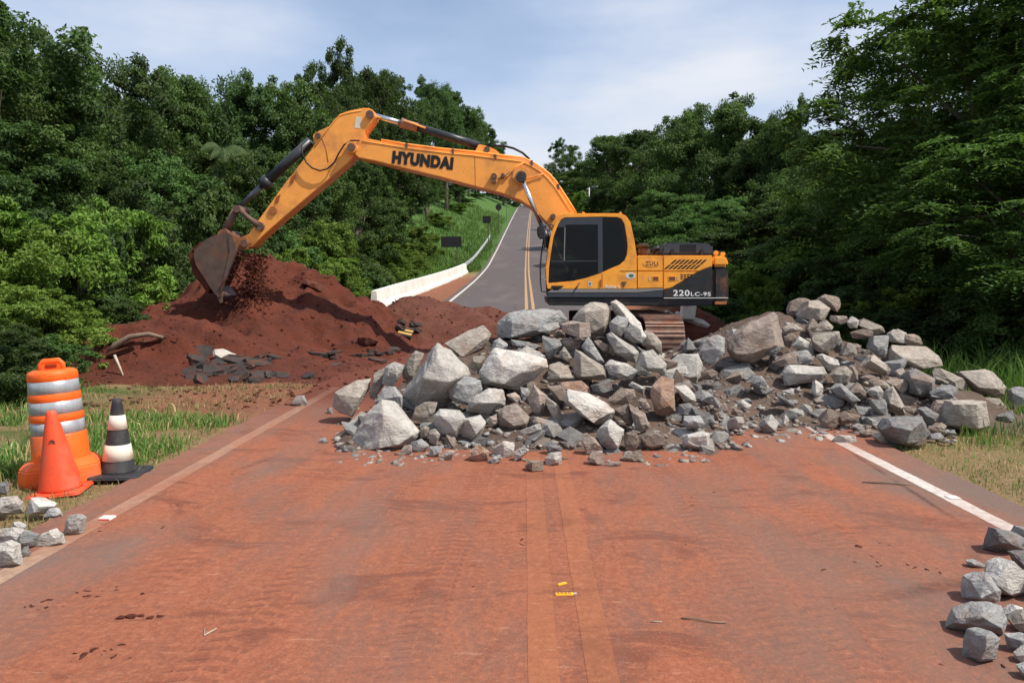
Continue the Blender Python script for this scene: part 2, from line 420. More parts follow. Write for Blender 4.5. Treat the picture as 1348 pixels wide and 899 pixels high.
def terrain_material():
    q = NT('verge_and_undergrowth'); v = q.pos(); sx = q.n('ShaderNodeSeparateXYZ'); q.L(v, sx.inputs[0]); X, Y = sx.outputs[0], sx.outputs[1]
    n1 = q.noise(v, 0.9, 6, 0.65, 0.4); n2 = q.noise(v, 9, 6, 0.7); n3 = q.noise(v, 40, 4, 0.7)
    green = q.mix(q.ramp(n2, .3, .7), (0.030, 0.062, 0.012), (0.085, 0.15, 0.028))
    dry = q.mix(q.ramp(n3, .3, .7), (0.13, 0.075, 0.035), (0.34, 0.24, 0.115))
    red = q.mix(q.ramp(n2, .3, .7), (0.15, 0.055, 0.030), (0.30, 0.125, 0.066))
    c = q.mix(q.ramp(n1, .44, .60), green, dry)
    ax = q.math('ABSOLUTE', X)
    edge = q.math('SUBTRACT', 1.0, q.ramp(q.math('ADD', q.math('DIVIDE', ax, 10), q.math('MULTIPLY', q.math('SUBTRACT', n1, .5), 0.16)), 0.46, 0.60))
    works = q.math('MULTIPLY', q.ramp(q.math('DIVIDE', Y, 60), 0.145, 0.185), q.math('SUBTRACT', 1.0, q.ramp(q.math('DIVIDE', Y, 100), 0.54, 0.60)))
    side = q.math('SUBTRACT', 1.0, q.ramp(q.math('ADD', q.math('DIVIDE', ax, 20), q.math('MULTIPLY', q.math('SUBTRACT', n1, .5), 0.12)), 0.28, 0.36))
    hill = q.ramp(q.math('DIVIDE', Y, 100), 0.58, 0.68)
    c = q.mix(edge, c, dry)
    c = q.mix(q.math('MULTIPLY', works, side), c, red)
    lush = q.mix(q.ramp(n2, .3, .7), (0.036, 0.085, 0.014), (0.075, 0.150, 0.026))
    c = q.mix(hill, c, q.mix(q.ramp(n1, .45, .7), lush, (0.050, 0.105, 0.022)))
    q.col(c).rough(0.95); q.bump(q.math('ADD', n2, n3), 0.8, 0.05)
    return q.m
M_ROAD = road_material()
M_WHITE = paint_material('worn_white_paint', (0.64, 0.58, 0.53), 0.6)
M_YELLOW = paint_material('worn_yellow_paint', (0.37, 0.150, 0.064), 0.84)
M_WHITED = paint_material('dusty_white_paint', (0.40, 0.265, 0.19), 0.85)
M_TERR = terrain_material()
M_SOIL = soil_material('red_soil', (0.062, 0.0155, 0.0085), (0.125, 0.031, 0.0155), (0.165, 0.045, 0.023))
M_SOIL2 = soil_material('grey_red_soil', (0.080, 0.024, 0.015), (0.14, 0.050, 0.031), (0.17, 0.075, 0.050))
M_RUBBLE = soil_material('brown_rubble_earth', (0.085, 0.056, 0.042), (0.155, 0.106, 0.082), (0.24, 0.185, 0.155))

# ------------------------------------------------------------------ ground, road, markings
xs = sorted(set([round(v, 3) for v in list(np.arange(-12, 12.01, 0.3)) + list(np.arange(-40, -12, 1.4)) + list(np.arange(12, 40, 1.4)) +
    [-700, -400, -250, -160, -110, -80, -62, -50, 50, 62, 80, 110, 160, 250, 400, 700]]))
ys = sorted(set([round(v, 3) for v in list(np.arange(-8, 30, 0.35)) + list(np.arange(30, 110, 1.0)) + list(np.arange(110, 270, 3.5)) + [-60, -30, -15, 290, 330, 400, 520, 700]]))
g = link('ground', grid_mesh('ground', xs, ys, terrain, M_TERR)); tag(g, 'grassy and earthy ground falling away beside the road', 'ground', kind='structure')
def strip(name, x0, x1, ys_, dz, m, nx=2, wob=0.0):
    V = []; T = []
    for j, y in enumerate(ys_):
        for i in range(nx):
            x = x0 + (x1 - x0) * i / (nx - 1)
            if wob and i in (0, nx - 1): x += wob * mnoise.noise(Vector((x * 9, y * 4.5, 3)))
            V.append((x + xc(y), y, zr(y) + dz))
    for j in range(len(ys_) - 1):
        for i in range(nx - 1):
            a = j * nx + i; T.append((a, a + 1, a + nx + 1, a + nx))
    return np_mesh(name, V, T, m, True)
ry = list(np.arange(-8, 26, 0.25)) + list(np.arange(26, 110, 1.0)) + list(np.arange(110, 300, 2.5))
rd = link('road', strip('road', -3.80, 3.78, ry, 0.0, M_ROAD, 9, 0.10)); tag(rd, 'two-lane asphalt road coated in red dust near the rock heap', 'road', kind='structure')
def marking(name, x0, x1, y0, y1, m, lab):
    yy = [y for y in ry if y0 <= y <= y1]
    o = link(name, strip(name, x0, x1, yy, 0.002 if y0 < 0 else 0.004, m, 2, 0.008)); tag(o, lab, 'road marking', kind='structure'); return o
marking('edge_line', 3.26, 3.40, -6, 15, M_WHITE, 'white edge line beside the dry grass verge')
marking('edge_line', -3.49, -3.34, -6, 13, M_WHITED, 'dust-covered edge line running past the traffic cones')
marking('edge_line', -3.58, -3.44, 25, 290, M_WHITE, 'white edge line climbing the hill beside the guardrail')
marking('edge_line', 3.40, 3.54, 25, 290, M_WHITE, 'white edge line climbing the hill beyond the excavator')
for a, b in ((-0.20, -0.055), (0.07, 0.215)):
    marking('centre_line', a, b, -6, 13, M_YELLOW, 'dusty yellow centre line in front of the rock heap')
M_YELLOW2 = paint_material('far_yellow_paint', (0.47, 0.30, 0.16), 0.5)
for a, b in ((-0.19, -0.06), (0.08, 0.21)):
    marking('centre_line', a, b, 25, 290, M_YELLOW2, 'yellow centre line climbing the hill beyond the works')

# ------------------------------------------------------------------ soil mounds
def mound_obj(name, x0, x1, y0, y1, st, fn, m, lab, cat):
    base = Vector(((x0 + x1) / 2, (y0 + y1) / 2, 0))
    me = grid_mesh(name, np.arange(x0, x1, st), np.arange(y0, y1, st), lambda x, y: max(fn(x, y), -0.25), m, True, keep=-0.2)
    me.transform(Matrix.Translation(-base)); o = link(name, me, None, base); tag(o, lab, cat); return o
big = mound_obj('soil_mound', -12.8, -2.0, 12.4, 24.2, 0.08, mound, M_SOIL, 'tall mound of dark red soil under the excavator bucket', 'soil mound')
low = mound_obj('soil_mound', -5.6, 1.0, 20.0, 25.8, 0.08, low_mound, M_SOIL2, 'long low bank of red soil between big mound and clear road', 'soil mound')
bck = mound_obj('soil_mound', 2.4, 7.0, 19.0, 23.6, 0.08, back_mound, M_SOIL, 'small red soil bank behind the excavator track', 'soil mound')
hp = mound_obj('rubble_bed', -3.4, 8.0, 7.0, 16.6, 0.07, heaps, M_RUBBLE, 'bed of brown earth and grit under the heaped rocks', 'rubble')
tag(hp, kind='stuff')
# ------------------------------------------------------------------ rocks
def rock_material(name, a, b, vein, streak=1.0):
    q = NT(name); v = q.pos(obj=True)
    oi = q.n('ShaderNodeObjectInfo')
    ad = q.n('ShaderNodeVectorMath', operation='ADD'); q.L(v, ad.inputs[0])
    cb = q.n('ShaderNodeCombineXYZ'); q.L(q.math('MULTIPLY', oi.outputs['Random'], 37.0), cb.inputs[0]); q.L(q.math('MULTIPLY', oi.outputs['Random'], 91.0), cb.inputs[2])
    q.L(cb.outputs[0], ad.inputs[1]); p = ad.outputs[0]
    n1 = q.noise(p, 3.2, 7, 0.62, 0.5)
    mp_ = q.n('ShaderNodeMapping'); mp_.inputs['Scale'].default_value = (2.6, 2.6, 7); mp_.inputs['Rotation'].default_value = (0.5, 0.35, 0.2); q.L(p, mp_.inputs[0])
    n2 = q.noise(mp_.outputs[0], 3.0, 6, 0.65, 1.2)          # foliation
    n3 = q.noise(p, 70, 3, 0.75); n4 = q.noise(p, 14, 5, 0.7)
    c = q.mix(q.ramp(n1, .34, .66), a, b)
    c = q.mix(q.math('MULTIPLY', q.ramp(n2, .50, .72), 0.45 * streak), c, vein)
    c = q.mix(q.math('MULTIPLY', q.ramp(n4, .50, .70), 0.50), c, tuple(x * 0.52 for x in a))
    c = q.mix(q.math('MULTIPLY', q.ramp(n3, .52, .72), 0.25), c, tuple(x * 0.40 for x in a))
    c = q.mix(q.math('MULTIPLY', q.ramp(n3, .24, .40, (1, 1, 1), (0, 0, 0)), 0.18), c, (0.60, 0.56, 0.52))
    hs = q.n('ShaderNodeHueSaturation'); hs.inputs['Value'].default_value = 1.0
    q.L(q.math('ADD', q.math('MULTIPLY', oi.outputs['Random'], 0.42), 0.80), hs.inputs['Value']); q.L(c, hs.inputs['Color'])
    # red soil smeared on upward faces and low on the stone
    st = q.noise(p, 2.4, 6, 0.7); sm = q.math('MULTIPLY', q.ramp(st, .53, .68), 0.48)
    q.col(q.mix(sm, hs.outputs[0], (0.25, 0.135, 0.085))).rough(0.88)
    h = q.math('ADD', q.math('MULTIPLY', n2, 0.9), q.math('ADD', q.math('MULTIPLY', n3, 0.14), q.math('MULTIPLY', n4, 0.55)))
    q.bump(h, 0.9, 0.045)
    return q.m
RM = {
    'grey': rock_material('grey_rock', (0.235, 0.232, 0.23), (0.355, 0.348, 0.338), (0.47, 0.455, 0.43)),
    'light': rock_material('pale_rock', (0.37, 0.345, 0.315), (0.52, 0.49, 0.45), (0.60, 0.57, 0.53)),
    'tan': rock_material('tan_rock', (0.285, 0.245, 0.205), (0.40, 0.35, 0.30), (0.47, 0.43, 0.385)),
    'pink': rock_material('pinkish_rock', (0.265, 0.205, 0.172), (0.38, 0.31, 0.265), (0.45, 0.39, 0.345)),
    'brown': rock_material('brown_rock', (0.18, 0.138, 0.112), (0.27, 0.215, 0.178), (0.33, 0.275, 0.235)),
    'slate': rock_material('slate_rock', (0.135, 0.13, 0.127), (0.235, 0.228, 0.222), (0.36, 0.35, 0.335)),
    'rust': rock_material('rusty_rock', (0.28, 0.155, 0.10), (0.44, 0.32, 0.25), (0.50, 0.42, 0.35)),
}
def chip(bm, size, seed, cuts):
    """subdivide a hull and roughen it like broken stone, keeping its flat breaks"""
    if cuts:
        bmesh.ops.triangulate(bm, faces=bm.faces)
        bmesh.ops.subdivide_edges(bm, edges=bm.edges[:], cuts=cuts, use_grid_fill=True)
        bmesh.ops.triangulate(bm, faces=bm.faces)
    bm.normal_update()
    for v in bm.verts:
        p = v.co / size
        a = mnoise.noise(p * 2.3 + Vector((seed, 0, 0))) * 0.018 + mnoise.noise(p * 6.0 + Vector((0, seed, 0))) * 0.014 + mnoise.noise(p * 15 + Vector((0, 0, seed))) * 0.009
        a += (0.22 - abs(mnoise.noise(p * 4.1 + Vector((seed, seed, 3))))) * 0.030
        v.co += v.normal * (a * size)
def cut_planes(pts, rr, n, front, depth=(.74, .92)):
    """break flat faces off a hull: trim it with random planes (towards the open side when front is set)"""
    bm = bmesh.new()
    for p in pts: bm.verts.new(p)
    c = sum((Vector(p) for p in pts), Vector()) / len(pts)
    for _ in range(n):
        r = bmesh.ops.convex_hull(bm, input=bm.verts)
        junk = [e for e in set(r['geom_interior'] + r['geom_unused']) if isinstance(e, bmesh.types.BMVert) and e.is_valid]
        bmesh.ops.delete(bm, geom=junk, context='VERTS')
        d = Vector((rr.gauss(0, 1), rr.gauss(0, 1), rr.gauss(0, 1)))
        if front: d = Vector((rr.uniform(-.75, .75), -1.0, rr.uniform(-.35, .95)))
        d.normalize(); sup = max((v.co - c).dot(d) for v in bm.verts)
        bmesh.ops.bisect_plane(bm, geom=bm.verts[:] + bm.edges[:] + bm.faces[:], plane_co=c + d * sup * rr.uniform(*depth), plane_no=d, clear_outer=True)
    out = [v.co.copy() for v in bm.verts]; bm.free(); return out
def hull_mesh(pts, size, seed, m, cuts, name='rock', facets=0, front=False):
    if facets: pts = cut_planes(pts, random.Random(int(seed * 100)), facets, front)
    bm = bmesh.new()
    for p in pts: bm.verts.new(p)
    r = bmesh.ops.convex_hull(bm, input=bm.verts)
    junk = [e for e in set(r['geom_interior'] + r['geom_unused']) if isinstance(e, bmesh.types.BMVert) and e.is_valid]
    bmesh.ops.delete(bm, geom=junk, context='VERTS')
    bmesh.ops.dissolve_limit(bm, angle_limit=0.10, verts=bm.verts, edges=bm.edges)
    bmesh.ops.bevel(bm, geom=bm.edges[:], offset=size * 0.012, segments=1, affect='EDGES', clamp_overlap=True)
    chip(bm, size, seed, cuts)
    bmesh.ops.recalc_face_normals(bm, faces=bm.faces)
    return bm_mesh(bm, name, m)

FR = {'Z4': (430, 440, 5.288), 'Z5': (580, 400, 5.288), 'Z6': (720, 390, 5.288), 'Z7': (540, 500, 6.74), 'Z8': (740, 490, 6.74),
      'R1': (870, 380, 6.917), 'R2': (1030, 380, 6.917), 'R3': (900, 490, 6.917), 'R4': (1060, 480, 6.917), 'R5': (1160, 420, 4.995),
      'BL': (0, 620, 6.423), 'BR': (1240, 680, 4.102), 'P': (0, 0, 1.0)}
HEAPC, HEAPR, SIDE = 'rocks of the heap in front of the excavator', 'rocks of the heap beside the excavator tail', 'loose rocks beside the road'
TONE_WORD = {'grey': 'grey', 'light': 'pale', 'tan': 'tan', 'pink': 'pinkish', 'brown': 'brown', 'slate': 'dark slate-grey', 'rust': 'rust-stained'}
used_boxes = []
nrock = [0]
def rock(fr, poly, tone, mode='c', inner=None, label=None, dY=0.0, Y=None):
    ox, oy, sc = FR[fr]; P = [(ox + x / sc, oy + y / sc) for x, y in poly]
    inn = [(ox + x / sc, oy + y / sc, b) for x, y, b in inner] if inner else None
    cx = sum(p[0] for p in P) / len(P); cy = sum(p[1] for p in P) / len(P); bot = max(p[1] for p in P)
    x0, x1 = min(p[0] for p in P), max(p[0] for p in P); y0_, y1_ = min(p[1] for p in P), bot
    used_boxes.append((x0, y0_, x1, y1_))
    if Y is None:
        if mode == 'c': Yb, s = 7.7, 0.414
        elif mode == 'r': Yb, s = 8.8, 0.374
        if mode == 'g': Y = ground(cx, bot).y
        else:
            Y = (1.8 + Yb * s) / (s + (cy - 372) / F)
            gy = ground(cx, bot).y if bot > 380 else 99
            Y = min(Y + 0.10, gy)                              # nothing sinks below the ground
    Y += dY
    ppm = F / Y; W = (x1 - x0) / ppm; H = (y1_ - y0_) / ppm; size = math.sqrt(W * H)
    nrock[0] += 1; seed = nrock[0] * 3.17; rr = random.Random(nrock[0] * 13 + 5)
    pts = []; T = size * rr.uniform(0.62, 0.85)
    cw = at(cx, cy, Y)
    for (px, py) in P:
        j = rr.uniform(-0.07, 0.10) * size
        p = at(px, py, Y + j); pts.append(p)
        q = cw + (p - cw) * rr.uniform(0.62, 0.86); q.y = Y + T * rr.uniform(0.7, 1.0); pts.append(q)
    if inn:
        for (px, py, b) in inn: pts.append(at(px, py, Y - b * 1.45 * size))
    else:
        k = len(P); st = rr.randrange(k)
        for i in range(max(2, k // 3)):
            a = P[(st + i * k // max(2, k // 3)) % k]; f = rr.uniform(0.30, 0.72)
            pts.append(at(cx + (a[0] - cx) * f, cy + (a[1] - cy) * f, Y - size * rr.uniform(0.16, 0.34)))
    low_ = min(pts, key=lambda p: p.z).z
    if mode == 'g':
        for (px, py) in P:
            if py > cy: p = at(px, py, Y); pts.append(Vector((p.x, Y + T * 0.6, low_)))
    org = Vector((cw.x, Y + T * 0.3, low_))
    pxsz = math.sqrt((x1 - x0) * (y1_ - y0_))
    cuts = 5 if pxsz > 55 else 3 if pxsz > 34 else (2 if pxsz > 18 else 1)
    me = hull_mesh([p - org for p in pts], max(size, 0.02), seed, RM[tone], cuts, 'rock', 0 if inn else 4, True)
    o = link('rock', me, None, org)
    if label is None:
        sz = 'large' if pxsz > 38 else ('medium' if pxsz > 20 else 'small')
        label = {'c': f'{sz} {TONE_WORD[tone]} broken rock in the heap before the cab', 'r': f'{sz} {TONE_WORD[tone]} broken rock in the heap by the tail',
                 'g': f'{sz} {TONE_WORD[tone]} loose rock lying at the edge of the road'}[mode]
    tag(o, label, 'rock', {'c': HEAPC, 'r': HEAPR, 'g': SIDE}[mode])
    return o

# --- heap in front of the excavator
R_ = rock
R_('Z4', [(145,770),(245,620),(280,540),(385,455),(440,470),(520,540),(650,680),(640,720),(590,770),(490,812),(360,810),(150,808)], 'light', 'c', [(250,755,.12),(400,560,.22),(500,770,.30),(360,800,.30),(600,700,.2)], 'big pale pyramid-shaped boulder on the dusty road at the heap foot', Y=8.35)
R_('Z4', [(55,405),(200,320),(310,305),(300,370),(240,480),(180,580),(85,545),(40,500)], 'tan', 'c', [(90,540,.15),(175,570,.3),(230,440,.3),(70,420,.2)], 'tan slab-sided boulder lying apart at the soil-mound end of the heap', Y=9.75)
R_('Z4', [(295,410),(335,265),(405,225),(400,350),(330,455),(305,450)], 'tan', 'c', None, 'narrow tan slab leaning between pyramid boulder and tan boulder', Y=9.7)
R_('Z4', [(385,350),(405,230),(470,188),(545,215),(510,300),(465,365)], 'light', 'c', None, 'cream slab standing upright behind the pyramid boulder', Y=9.55)
R_('Z4', [(340,470),(395,360),(460,365),(530,430),(525,520),(480,515),(400,460)], 'grey', 'c', None, 'blue-grey rock tucked behind the top of the pyramid boulder', Y=8.95)
R_('Z4', [(520,260),(580,150),(620,112),(680,130),(645,230),(600,330),(530,310)], 'tan', 'c', None, 'tan pointed rock leaning on the white peaked boulder', Y=9.75)
R_('P', [(546,496),(562,467),(575,451),(592,462),(614,482),(620,494),(606,512),(585,542),(548,540),(530,520)], 'light', 'c', [(590,503,.42),(556,498,.36),(575,470,.28),(608,495,.35)], 'big white-grey peaked boulder overhanging a dark hollow in the heap', Y=9.35)
R_('Z5', [(45,600),(90,510),(200,505),(280,535),(292,600),(220,645),(190,705),(110,690),(60,650)], 'grey', 'c', [(120,560,.2),(240,560,.25),(190,690,.25),(90,650,.2)], 'flat-faced grey rock below the white peaked boulder', dY=-.1)
R_('Z5', [(265,470),(330,360),(370,300),(500,335),(740,380),(755,440),(650,500),(545,605),(440,575),(350,570),(290,560)], 'light', 'c', [(430,430,.24),(560,480,.28),(440,560,.25),(350,540,.22),(640,420,.2)], 'broad cream boulder in the middle of the heap', dY=-.12)
R_('Z5', [(510,350),(600,290),(680,330),(740,370),(620,390)], 'light', 'c')
R_('Z5', [(500,290),(490,250),(620,265),(650,290),(600,320)], 'grey', 'c')
R_('Z5', [(340,340),(370,260),(410,235),(470,280),(450,335),(400,350)], 'grey', 'c')
R_('Z5', [(20,275),(190,185),(300,148),(355,215),(310,300),(200,372),(130,382)], 'tan', 'c', [(40,285,.1),(200,215,.12),(300,250,.1),(150,370,.3)], 'long brown-topped slab with dark front at the crest towards soil bank', Y=10.7)
R_('Z5', [(400,115),(470,60),(600,45),(700,30),(830,48),(885,105),(850,170),(720,200),(600,230),(500,245),(395,235),(385,150)], 'grey', 'c', [(495,125,.24),(495,235,.26),(620,130,.2),(760,90,.18),(700,170,.25)], 'huge grey boulder on the heap crest before the cab front', Y=10.85)
R_('Z5', [(672,190),(720,140),(820,130),(835,170),(760,212)], 'light', 'c', dY=-.35)
R_('Z5', [(705,215),(830,250),(845,290),(790,360),(750,385),(715,300)], 'grey', 'c')
R_('Z5', [(195,440),(230,360),(312,365),(290,420),(240,485)], 'tan', 'c')
R_('Z5', [(775,205),(800,185),(865,195),(868,240),(800,240)], 'brown', 'c')
R_('Z6', [(0,570),(10,480),(90,455),(150,490),(187,570),(100,597),(10,602)], 'tan', 'c', None, 'square tan block beside the broad cream boulder')
R_('Z5', [(195,680),(240,640),(330,590),(440,605),(455,660),(450,705),(390,740),(340,765),(170,752)], 'light', 'c', [(260,690,.25),(390,690,.3),(340,620,.15)], 'pale wedge-shaped rock over a dark gap near the heap foot')
R_('Z5', [(400,760),(440,710),(530,692),(625,790),(600,870),(480,895),(400,850)], 'pink', 'c', [(510,848,.40),(592,835,.34),(430,790,.34),(530,720,.2)], 'pinkish six-sided rock with dark underside near the heap foot')
R_('Z5', [(605,650),(650,565),(740,640),(725,720),(695,795),(630,745)], 'pink', 'c', None, 'upright pinkish pointed rock beside the flat pale slab')
R_('Z5', [(735,640),(825,710),(858,830),(800,835),(770,770),(735,700)], 'tan', 'c')
R_('Z7', [(195,325),(260,260),(440,270),(497,350),(440,480),(420,560),(270,490),(200,370)], 'light', 'c', [(400,462,.34),(345,380,.3),(480,350,.3),(270,320,.2)], 'white-topped rock with black underside above small stones')
R_('Z7', [(430,400),(480,350),(630,315),(672,380),(625,500),(520,560),(440,470)], 'light', 'c', [(515,355,.3),(585,480,.34),(640,420,.24)])
R_('Z7', [(10,350),(40,250),(130,190),(252,190),(222,270),(165,345),(170,400),(60,355)], 'tan', 'c')
R_('Z6', [(175,160),(230,90),(300,38),(420,45),(448,90),(447,185),(390,275),(300,302),(230,287)], 'tan', 'c', [(260,110,.2),(400,90,.22),(400,210,.28),(280,270,.22)], 'tall tan block on the heap crest in front of the cab door', Y=10.6)
R_('Z6', [(100,188),(170,170),(300,190),(305,285),(230,292),(105,250)], 'pink', 'c', [(228,186,.30),(228,290,.32),(110,200,.1)], 'square-cornered block with one black side below the cab', Y=10.2)
R_('Z6', [(438,40),(480,18),(550,80),(650,185),(690,280),(662,332),(600,270),(470,120)], 'light', 'c', [(600,200,.2),(640,280,.25),(490,60,.15)], 'long pale slab tilted down from the crest towards the crawler track', Y=10.6)
R_('Z6', [(430,185),(490,135),(577,150),(560,210),(520,285),(440,245)], 'grey', 'c', Y=10.35)
R_('Z6', [(540,240),(580,190),(650,230),(672,332),(600,325),(540,290)], 'slate', 'c', Y=10.3)
R_('Z6', [(660,340),(680,230),(750,260),(800,320),(802,412),(740,375)], 'tan', 'c', None, 'tan rock next to the crawler track', Y=10.9)
R_('Z6', [(410,265),(450,250),(600,350),(642,390),(620,472),(560,445),(470,400)], 'light', 'c', [(490,300,.22),(600,400,.25),(480,390,.2)], 'pale tapering rock below the tilted slab')
R_('Z6', [(100,300),(150,290),(237,305),(237,360),(160,377),(110,337)], 'pink', 'c')
R_('Z6', [(85,390),(120,350),(177,430),(150,467),(90,427)], 'tan', 'c')
R_('Z6', [(180,520),(195,370),(240,390),(330,470),(412,500),(412,582),(240,587),(190,577)], 'tan', 'c', [(240,560,.28),(235,400,.15),(400,545,.2),(320,490,.2)], 'tan wedge with one black side in the heap middle')
R_('Z6', [(240,350),(290,270),(340,370),(402,460),(340,472),(280,422)], 'grey', 'c')
R_('Z6', [(320,310),(360,300),(442,350),(452,402),(390,387)], 'pink', 'c')
R_('Z6', [(440,330),(470,300),(500,390),(470,420),(430,390)], 'brown', 'c')
R_('Z6', [(400,475),(440,440),(560,470),(637,515),(590,582),(500,572),(430,542)], 'light', 'c', None, 'flat white-faced rock beneath the pale tapering rock')
R_('Z6', [(640,475),(660,390),(740,370),(832,470),(827,542),(700,522)], 'light', 'c', [(670,400,.15),(700,500,.25),(800,500,.2)], 'smooth grey-white rock beside the crawler track')
R_('Z6', [(300,622),(440,585),(462,650),(400,687),(330,682)], 'slate', 'c')
R_('Z6', [(60,602),(240,585),(302,640),(300,682),(140,662)], 'rust', 'c')
R_('Z6', [(118,720),(135,655),(300,675),(400,735),(482,800),(450,870),(345,899),(290,850),(130,745)], 'light', 'c', [(150,730,.30),(320,880,.36),(440,810,.26),(250,700,.2)], 'large flat pale slab tilted towards the road', dY=-.15)
R_('Z6', [(0,625),(100,612),(135,660),(125,740),(60,735)], 'brown', 'c')
R_('Z8', [(300,545),(330,490),(430,415),(552,510),(545,570),(500,690),(440,702),(340,640)], 'light', 'c', [(405,480,.30),(490,655,.36),(420,560,.36),(540,520,.2)], 'white rock with one black side at the heap foot')
R_('Z8', [(545,600),(550,540),(660,510),(682,640),(660,682),(570,712)], 'brown', 'c')
R_('Z8', [(590,275),(740,365),(782,490),(700,537),(645,490)], 'pink', 'c')
R_('Z8', [(460,330),(580,280),(640,420),(620,482),(540,432)], 'brown', 'c')
R_('Z8', [(780,200),(800,120),(880,30),(990,60),(1007,350),(940,392),(830,372)], 'rust', 'c', [(880,200,.22),(960,300,.2),(850,330,.2)], 'tall rust-stained slab standing at the end of the heap', dY=-.1)
R_('Z8', [(400,245),(520,140),(640,150),(662,230),(600,292),(440,292)], 'brown', 'c')
R_('Z8', [(590,120),(620,80),(740,140),(720,200),(640,150)], 'light', 'c')
R_('Z8', [(660,240),(740,235),(800,330),(720,340)], 'pink', 'c')
R_('Z8', [(680,565),(780,510),(900,560),(942,640),(800,682),(720,662)], 'brown', 'c', None, 'rounded brown earthy rock at the heap foot')
R_('Z8', [(520,772),(700,682),(732,780),(640,802)], 'brown', 'c')
R_('Z8', [(180,602),(220,550),(290,580),(370,692),(250,692),(210,742)], 'pink', 'c')
R_('Z8', [(220,782),(260,710),(360,695),(367,820),(320,832)], 'pink', 'c')
R_('Z8', [(1075,612),(1110,550),(1240,520),(1312,540),(1312,702),(1200,692),(1080,662)], 'light', 'g', [(1120,580,.2),(1280,560,.3),(1290,680,.3),(1110,640,.2)], 'squared pale rock on red dirt in the gap between the two heaps')
R_('Z8', [(1070,452),(1080,385),(1230,385),(1277,460),(1210,502),(1100,492)], 'grey', 'c', None, 'grey five-sided rock above the squared pale rock')
R_('Z8', [(990,122),(1100,110),(1180,200),(1192,260),(1080,262),(1060,200)], 'light', 'c')
R_('Z8', [(1030,292),(1130,270),(1212,330),(1200,392),(1040,382)], 'slate', 'c')
R_('Z8', [(380,815),(430,790),(542,802),(500,842),(400,842)], 'brown', 'c')
R_('Z7', [(530,622),(600,570),(702,630),(692,712),(600,732),(520,692)], 'rust', 'c')
R_('Z7', [(710,622),(830,540),(932,570),(912,672),(830,692),(720,662)], 'light', 'c')
R_('Z7', [(920,642),(1000,590),(1057,620),(1000,682),(920,732)], 'light', 'c')
R_('Z7', [(1010,762),(1060,720),(1182,720),(1182,802),(1080,817)], 'brown', 'g', [(1080,735,.35),(1082,810,.35)])
R_('Z7', [(1190,692),(1240,650),(1348,640),(1342,752),(1210,767)], 'light', 'c')
R_('Z7', [(165,450),(220,430),(267,490),(230,582),(170,552)], 'light', 'c')
R_('Z7', [(85,442),(130,405),(172,430),(150,522),(90,512)], 'tan', 'c')
R_('Z7', [(0,560),(100,520),(167,590),(100,642),(10,642)], 'grey', 'c')
R_('Z4', [(500,842),(540,770),(592,770),(592,822),(530,847)], 'tan', 'g')
R_('Z7', [(260,682),(310,630),(402,630),(370,702),(310,722)], 'tan', 'c')
R_('Z7', [(165,672),(180,590),(292,590),(280,642),(200,692)], 'grey', 'c')
R_('Z7', [(700,712),(800,660),(822,700),(740,752)], 'grey', 'c')
R_('Z7', [(1190,562),(1240,540),(1348,600),(1348,642),(1230,672)], 'slate', 'c')
R_('Z7', [(700,330),(770,300),(770,390),(720,420),(680,420)], 'tan', 'c')
R_('Z7', [(1080,370),(1120,330),(1210,370),(1170,410),(1100,405)], 'pink', 'c')
R_('Z7', [(850,130),(930,110),(980,150),(950,210),(880,170)], 'pink', 'c')
R_('Z7', [(975,60),(1050,80),(1050,150),(1010,200),(985,150)], 'grey', 'c')
R_('Z4', [(0,562),(0,510),(30,508),(42,560)], 'grey', 'g')
R_('P', [(384,531),(389,521),(399,521),(403,529),(397,536)], 'light', 'g', None, 'single pale stone alone on the soil shoulder near the mound')
R_('P', [(418,583),(421,577),(428,576),(431,581),(426,585)], 'grey', 'g', None, 'tiny grey stone alone on the dusty road by the boulder')

# --- heap beside the tail
R_('R1', [(55,690),(150,595),(340,590),(387,700),(360,800),(320,880),(140,890),(70,800)], 'light', 'r', [(180,820,.30),(330,800,.30),(330,620,.2),(90,720,.1)], 'pale squared boulder between the two heaps next to the track', Y=10.4)
R_('R1', [(360,560),(400,480),(520,410),(582,450),(582,580),(490,692),(400,662)], 'grey', 'r', None, 'upright blue-grey boulder beside the broad pinkish slab', Y=10.8)
R_('R1', [(600,480),(740,370),(820,310),(940,290),(1030,215),(1060,240),(1132,540),(980,602),(860,642),(820,690),(640,642),(600,540)], 'pink', 'r', [(760,420,.12),(1000,320,.14),(1050,520,.2),(820,600,.2),(680,600,.16)], 'broad pinkish slab rising to a point behind the tail of the excavator', Y=11.0)
R_('R1', [(620,432),(650,370),(730,365),(742,400),(680,435)], 'light', 'r', Y=11.8)
R_('R1', [(950,532),(1050,470),(1102,540),(1040,612),(960,612)], 'slate', 'r', dY=-.3)
R_('R1', [(1010,682),(1180,580),(1260,590),(1290,680),(1100,712)], 'brown', 'r')
R_('R2', [(0,762),(60,690),(150,730),(380,710),(407,770),(360,832),(180,840),(20,890)], 'light', 'r', [(120,770,.25),(360,780,.2),(60,880,.15)], 'long pale rock over brown dirt in the heap by the tail')
R_('R1', [(340,822),(370,760),(480,730),(532,770),(470,832)], 'brown', 'r')
R_('R3', [(590,80),(640,20),(720,40),(762,110),(752,172),(670,152)], 'slate', 'r', None, 'dark oval slate rock half sunk in brown dirt')
R_('R2', [(0,352),(90,310),(202,370),(100,392),(0,422)], 'tan', 'r')
R_('R2', [(40,232),(90,120),(180,80),(262,100),(220,172),(130,262)], 'brown', 'r', Y=12.9)
